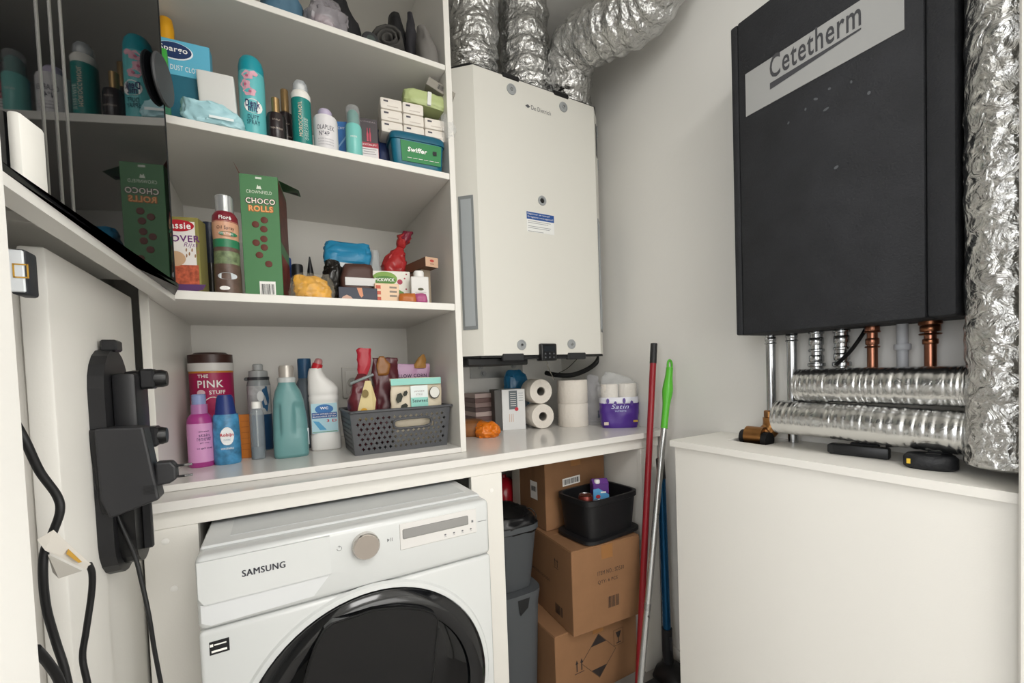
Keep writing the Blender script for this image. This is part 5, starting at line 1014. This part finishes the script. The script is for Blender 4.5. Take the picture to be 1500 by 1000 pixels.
quad('print', t, m('#c3a13a', .5), (.058, -.042, .028), .018, .008, world=False); quad('print', t, m('#cdbfb0', .5), (-.058, -.042, .02), .018, .012, world=False)
# ---------------------------------------------------------------- bay under the worktop
def carton(label, x0, x1, y0, y1, zb, zt_, rz=0.):
    cx, cy = x0, y0
    t = thing('cardboard_box', label, 'cardboard box', (x0, y0, zb), rz, 'cardboard boxes under the worktop'); w, d, h = x1 - x0, y1 - y0, zt_ - zb
    box('body', t, CARD, (0, w), (0, d), (.0003, h - .003), .002, world=False)
    box('flap', t, CARD, (.001, w - .001), (.001, d / 2 - .0008), (h - .0028, h), .0006, world=False)
    box('flap', t, CARD, (.001, w - .001), (d / 2 + .0008, d - .001), (h - .0028, h), .0006, world=False)
    box('tape', t, m('#96693f', .35), (w / 2 - .024, w / 2 + .024), (-.0006, 0), (h * .82, h - .004), 0, world=False)
    return t, w, d, h
def arrows(t, o, s, r, u):
    o, r, u = Vector(o), Vector(r), Vector(u)
    for k_ in (-.35, .35):
        poly('arrow_print', t, INK, [o + r * s * (k_ - .22) + u * s * .5, o + r * s * (k_ + .22) + u * s * .5, o + r * s * k_ + u * s], world=False); quad('arrow_print', t, INK, o + r * s * k_ + u * s * .05, s * .16, s * .9, r, u, world=False)
    quad('arrow_print', t, INK, o - u * s * .6, s * 1.4, s * .08, r, u, world=False)
t, w, d, h = carton('cardboard box at the bottom of the stack with warning diamond print', .787, 1.165, 1.165, 1.55, 0, .262)
dx_, dz_ = .19, .13
poly('diamond_print', t, INK, [(dx_, -.0006, dz_ + .078), (dx_ + .035, -.0006, dz_ + .043), (dx_ - .035, -.0006, dz_ + .043)], world=False)
tube('diamond_outline', t, INK, [(dx_, -.0004, dz_ + .08), (dx_ + .08, -.0004, dz_), (dx_, -.0004, dz_ - .08), (dx_ - .08, -.0004, dz_), (dx_, -.0004, dz_ + .08)], .0009, seg=4, sm=False, world=False)
poly('diamond_print', t, INK, [(dx_, -.0006, dz_ - .078), (dx_ + .035, -.0006, dz_ - .043), (dx_ - .035, -.0006, dz_ - .043)], world=False)
def glass_icon(t, x, z, s):
    poly('glass_print', t, INK, [(x - .3 * s, -.0006, z + .5 * s), (x + .3 * s, -.0006, z + .5 * s), (x + .1 * s, -.0006, z), (x - .1 * s, -.0006, z)], world=False); quad('glass_print', t, INK, (x, -.0006, z - .2 * s), s * .08, s * .4, world=False); quad('glass_print', t, INK, (x, -.0006, z - .42 * s), s * .5, s * .08, world=False)
    tube('icon_frame', t, INK, [(x - .5 * s, -.0004, z - .6 * s), (x + .5 * s, -.0004, z - .6 * s), (x + .5 * s, -.0004, z + .7 * s), (x - .5 * s, -.0004, z + .7 * s), (x - .5 * s, -.0004, z - .6 * s)], .0006, seg=4, sm=False, world=False)
glass_icon(t, .285, .165, .045); arrows(t, (.10, -.0006, .12), .03, EX, EZ)
text(t, 'FRAGILE', INK, (-.0006, .2, .12), r=Vector((0, -1, 0)), w=.12, h=.014, world=False)
t, w, d, h = carton('cardboard box in the middle of the stack printed with item number', .84, 1.135, 1.128, 1.44, .2625, .555, math.radians(-4))
text(t, 'ITEM NO.: SD530', INK, (w * .55, -.0006, h * .66), w=.115, h=.014, world=False); text(t, 'QTY: 6 PCS', INK, (w * .50, -.0006, h * .55), w=.085, h=.014, world=False)
bars(t, INK, (w * .58, -.0006, h * .28), .05, .04, world=False, n=14)
LFT = Vector((0, -1, 0))
arrows(t, (-.0006, .10, h * .72), .022, LFT, EZ); bars(t, INK, (-.0006, .09, h * .17), .05, .035, r=LFT, world=False, n=10, seed=5); text(t, 'GARDEN GOODS', INK, (-.0006, .22, h * .45), r=LFT, w=.14, h=.010, world=False)
t, w, d, h = carton('cardboard box on top of the stack close under the worktop', .872, 1.165, 1.32, 1.57, .556, .838)
quad('shipping_label', t, PRINTW, (w * .42, -.0006, h * .62), .085, .03, r=Vector((1, 0, .06)), world=False); bars(t, PRINTK, (w * .42, -.001, h * .62), .075, .02, r=Vector((1, 0, .06)), world=False, n=20)
quad('shipping_label', t, PRINTW, (-.0006, .08, h * .5), .05, .07, r=LFT, world=False); bars(t, PRINTK, (-.001, .08, h * .52), .04, .02, r=LFT, world=False, n=10)
box('receipt', t, m('#c9c4b8', .6), (-.0012, -.0002), (.19, .25), (h * .12, h * .9), 0, world=False)
# black crate with its lid underneath, and what is in it
c0 = Vector((.905, 1.115, .5555))
ck = thing('storage_crate', 'black plastic crate standing on its lid on the cardboard boxes', 'crate', (1.035, 1.215, .556), math.radians(4))
KB = m('#141416', .5)
cw, cdp = .125, .088
hcr = W(853, 737, y=1.13).z - .556
loft('lid', ck, KB, [(.0004, cw * 1.0, cdp * 1.0, 0, 0, 6), (.004, cw * 1.1, cdp * 1.08, 0, 0, 6), (.016, cw * 1.1, cdp * 1.08, 0, 0, 6), (.018, cw * .98, cdp * .97, 0, 0, 6)], seg=44)
secs_o = [(.018, cw * .92, cdp * .9, 0, 0, 6), (hcr * .86, cw, cdp, 0, 0, 6), (hcr * .88, cw * 1.05, cdp * 1.06, 0, 0, 6), (hcr, cw * 1.05, cdp * 1.06, 0, 0, 6), (hcr, cw * .97, cdp * .96, 0, 0, 6), (.03, cw * .88, cdp * .86, 0, 0, 6)]
loft('bin', ck, KB, secs_o, seg=44)
box('handle_slot', ck, m('#050506', .8), (-cw * .96, -cw * .93), (-.03, .03), (hcr * .66, hcr * .78), .002, world=False)
CKX = XF[ck.name]
def in_crate(x, y, z): return CKX @ Vector((x, y, z))
p = in_crate(.03, .02, .032)
mc = thing('juice_carton', 'purple and blue drink carton with white cap in the black crate', 'carton', p, math.radians(-25))
hcz = W(885, 700, y=p.y).z - p.z
box('carton', mc, m('#5a2f7d', .4), (-.03, .03), (-.025, .025), (.0003, hcz * .93), .002, world=False)
poly('blue_print', mc, m('#5aa0d0', .45), [(-.03, -.0256, hcz * .5), (.03, -.0256, hcz * .5), (.03, -.0256, hcz * .66), (-.01, -.0256, hcz * .82), (-.03, -.0256, hcz * .8)], world=False)
disc2('fruit_print', mc, m('#b5333c', .5), (-.012, -.026, hcz * .62), .009, .007, world=False); quad('print', mc, PRINTW, (.008, -.026, hcz * .72), .02, .006, world=False)
prism('gable', mc, m('#6a3f8c', .4), [(-.03, -.024, hcz * .93), (-.03, .024, hcz * .93), (-.03, 0, hcz * 1.02)], (.06, 0, 0), world=False)
lathe('cap', mc, m('#e6e3e3', .4), [(.011, hcz * .93), (.011, hcz * 1.0), (.009, hcz * 1.02)], seg=18, c=(-.012, -.014, 0))
for nm, lb, x_, y_, hh_, col in (('drink_can', 'dark drink can at the left corner of the black crate', -.088, -.03, hcr - .022, '#6b2a22'), ('drink_can', 'silver topped can in front of the juice carton', -.03, -.04, hcr - .055, '#8a8a8a')):
    p = in_crate(x_, y_, .0305); t = thing(nm, lb, 'can', p)
    lathe('body', t, m(col, .3, metal=.5), [(.018, .0002), (.026, .006), (.026, hh_ - .008), (.022, hh_)], seg=24); lathe('lid', t, CHROME, [(.023, hh_ - .001), (.0235, hh_ + .0015), (.021, hh_ + .0015), (.02, hh_ - .002)], seg=24); lathe('opening', t, BLACK, [(.008, hh_ - .0018), (.006, hh_ - .001)], seg=12, c=(0, -.008, 0))
# bins
GB = m('#45484b', .5)
rz_ = W(760, 765, y=1.27).z
bn = thing('waste_bin', 'grey plastic bin lined with black bag standing on a lower bin', 'bin', (.705, 1.33, .41))
hb = rz_ - .41
loft('bin', bn, GB, [(.0005, .065, .075, 0, 0, 4), (hb * .9, .085, .10, 0, 0, 4), (hb * .92, .092, .108, 0, 0, 4), (hb, .092, .108, 0, 0, 4), (hb, .082, .096, 0, 0, 4), (.02, .06, .07, 0, 0, 4)], seg=40)
loft('liner', bn, m('#0d0d0f', .35), dens([(hb * .85, .08, .095, 0, 0, 4), (hb * 1.02, .086, .10, 0, 0, 4), (hb * 1.14, .072, .085, 0, 0, 3), (hb * 1.1, .05, .06, 0, 0, 3)], 4), seg=48, crump=.010, cscale=28, seed=4, crease=180)
tube('handle', bn, CHROME, [(.09, -.06, hb * .9), (.108, -.03, hb * 1.02), (.112, .02, hb * 1.05), (.10, .06, hb * .98)], .0025, seg=8, world=False)
lb = thing('lower_bin', 'dark grey bin under the lined waste bin', 'bin', (.70, 1.33, 0))
loft('bin', lb, m('#4c4f52', .5), [(.0003, .075, .09, 0, 0, 4), (.36, .088, .105, 0, 0, 4), (.395, .094, .11, 0, 0, 4), (.408, .094, .11, 0, 0, 4)], seg=40)
prism('bag_corner', lb, m('#17181a', .4), [(-.02, -.1085, .40), (.03, -.1085, .40), (.02, -.1095, .36), (-.01, -.1095, .34)], (0, -.001, 0), world=False)
q = W(748, 722, y=1.36)
rb = thing('red_container', 'glossy red rounded container behind the lined waste bin', 'container', (W(742, 720, y=1.64).x - .01, 1.645, 0))
zt_ = W(742, 698, y=1.64).z
loft('body', rb, m('#a31220', .2), [(.0004, .06, .06, 0, 0, 3), (.5, .062, .062, 0, 0, 3), (zt_ - .08, .062, .062, 0, 0, 2.4), (zt_ - .03, .055, .055, 0, 0, 2), (zt_ - .008, .035, .035, 0, 0, 2), (zt_, .012, .012, 0, 0, 2)], seg=32, crease=180)
loft('cap', rb, m('#7d0e18', .3), [(zt_, .012, .012, 0, 0, 2), (zt_ + .012, .011, .011, 0, 0, 2)], seg=16)
# ---------------------------------------------------------------- brooms and vacuum
def ext(A, B, z):  # extend line to height z
    d_ = (B - A); return A + d_ * ((z - A.z) / d_.z)
A, B = W(935, 1000, y=1.045), W(958, 503, y=1.108)
F0 = ext(A, B, .045); C1 = ext(A, B, W(957, 532, y=1.108).z)
t = thing('red_broom', 'red broom stick with black end cap leaning against the worktop', 'broom', (F0.x, F0.y, 0))
tube('stick', t, m('#8e1c26', .3), [F0, C1], .0115, seg=20, n=2); tube('end_cap', t, m('#1c1c1e', .5), [C1, B], .0122, seg=20, n=2)
box('brush_head', t, m('#1d1d20', .6), (F0.x - .02, F0.x + .10), (F0.y - .025, F0.y + .02), (.03, .05), .006, seg=2)
box('bristles', t, m('#2a2a2c', .9, bump=.6, bscale=300), (F0.x - .018, F0.x + .098), (F0.y - .024, F0.y + .019), (.0002, .03), .003)
A, B = W(938, 1000, y=.985), W(982, 527, y=1.055)
F0 = ext(A, B, .045); G0 = ext(A, B, W(974, 627, y=1.04).z)
t = thing('green_mop', 'silver mop stick with bright green handle leaning in front of red broom', 'mop', (F0.x, F0.y, 0))
tube('stick', t, m('#b5b6b5', .25, metal=.8), [F0, G0], .0105, seg=20, n=2)
GM = m('#55b132', .35)
def gr(u_, a_, p_): return .011 + .0065 * math.exp(-((u_ - .62) / .17) ** 2) + .001
tube('green_handle', t, GM, [G0, ext(A, B, B.z - .028)], .012, seg=20, n=24, rfun=gr)
top = ext(A, B, B.z - .022); rg = []
for k in range(13):
    a_ = 6.28318 * k / 12; rg.append(top + Vector((.0105 * math.cos(a_), 0, .002 + .019 * math.sin(a_))))
tube('hang_loop', t, GM, rg, .0042, seg=10, n=3)
for zz in (.34, .66): q = ext(A, B, zz); lathe('lock_button', t, STEEL, [(.003, 0), (.0025, .002)], seg=10, c=(q.x - .004, q.y - .0105, q.z), axis='Y', world=True)
q = ext(A, B, .36); tube('joint', t, m('#9a9b9a', .3, metal=.8), [ext(A, B, .355), ext(A, B, .375)], .0112, seg=20, n=2)
box('mop_head', t, m('#3f8f2c', .5), (F0.x - .05, F0.x + .05), (F0.y - .06, F0.y + .012), (.012, .045), .006, seg=2); box('mop_pad', t, m('#d9d9d4', .9, bump=.6, bscale=200), (F0.x - .055, F0.x + .055), (F0.y - .064, F0.y + .014), (.0002, .012), .003)
vt, v1, v2, v3 = W(967, 672, y=1.085), W(969, 700, y=1.085), W(977, 924, y=1.075), W(981, 990, y=1.07)
t = thing('stick_vacuum_tube', 'blue vacuum tube with dark floor head standing beside the counter side', 'vacuum', (v3.x, v3.y, 0))
tube('blue_tube', t, m('#1b5a88', .22, metal=.6), [v2, v1], .0145, seg=22, n=2); tube('upper_socket', t, BLACK, [v1, vt], .0155, seg=22, n=2)
tube('elbow', t, m('#222326', .45), [v2 + Vector((0, 0, .012)), v2 - Vector((0, 0, .05)), v3 - Vector((0, 0, .01)), Vector((v3.x, v3.y - .01, .06))], .019, seg=20)
tube('release_clip', t, m('#3a3b3e', .4), [v2 + Vector((-.004, -.019, -.01)), v2 + Vector((-.003, -.021, -.06))], .005, seg=8, n=2)
loft('floor_head', t, m('#18181a', .5), [(.0003, .05, .06, 0, -.02, 4), (.012, .056, .07, 0, -.02, 4), (.045, .052, .06, 0, -.02, 3), (.065, .03, .03, 0, -.01, 2)], seg=30)
q = W(880, 1000, z=0)
t = thing('dark_shoe_brush', 'low black rounded thing on the floor before the lowest carton', 'floor item', (.99, 1.085, 0))
loft('body', t, BLACK, [(.0003, .05, .03, 0, 0, 2.6), (.02, .052, .032, 0, 0, 2.6), (.034, .04, .024, 0, 0, 2.3), (.04, .02, .012, 0, 0, 2)], seg=30, crease=180)
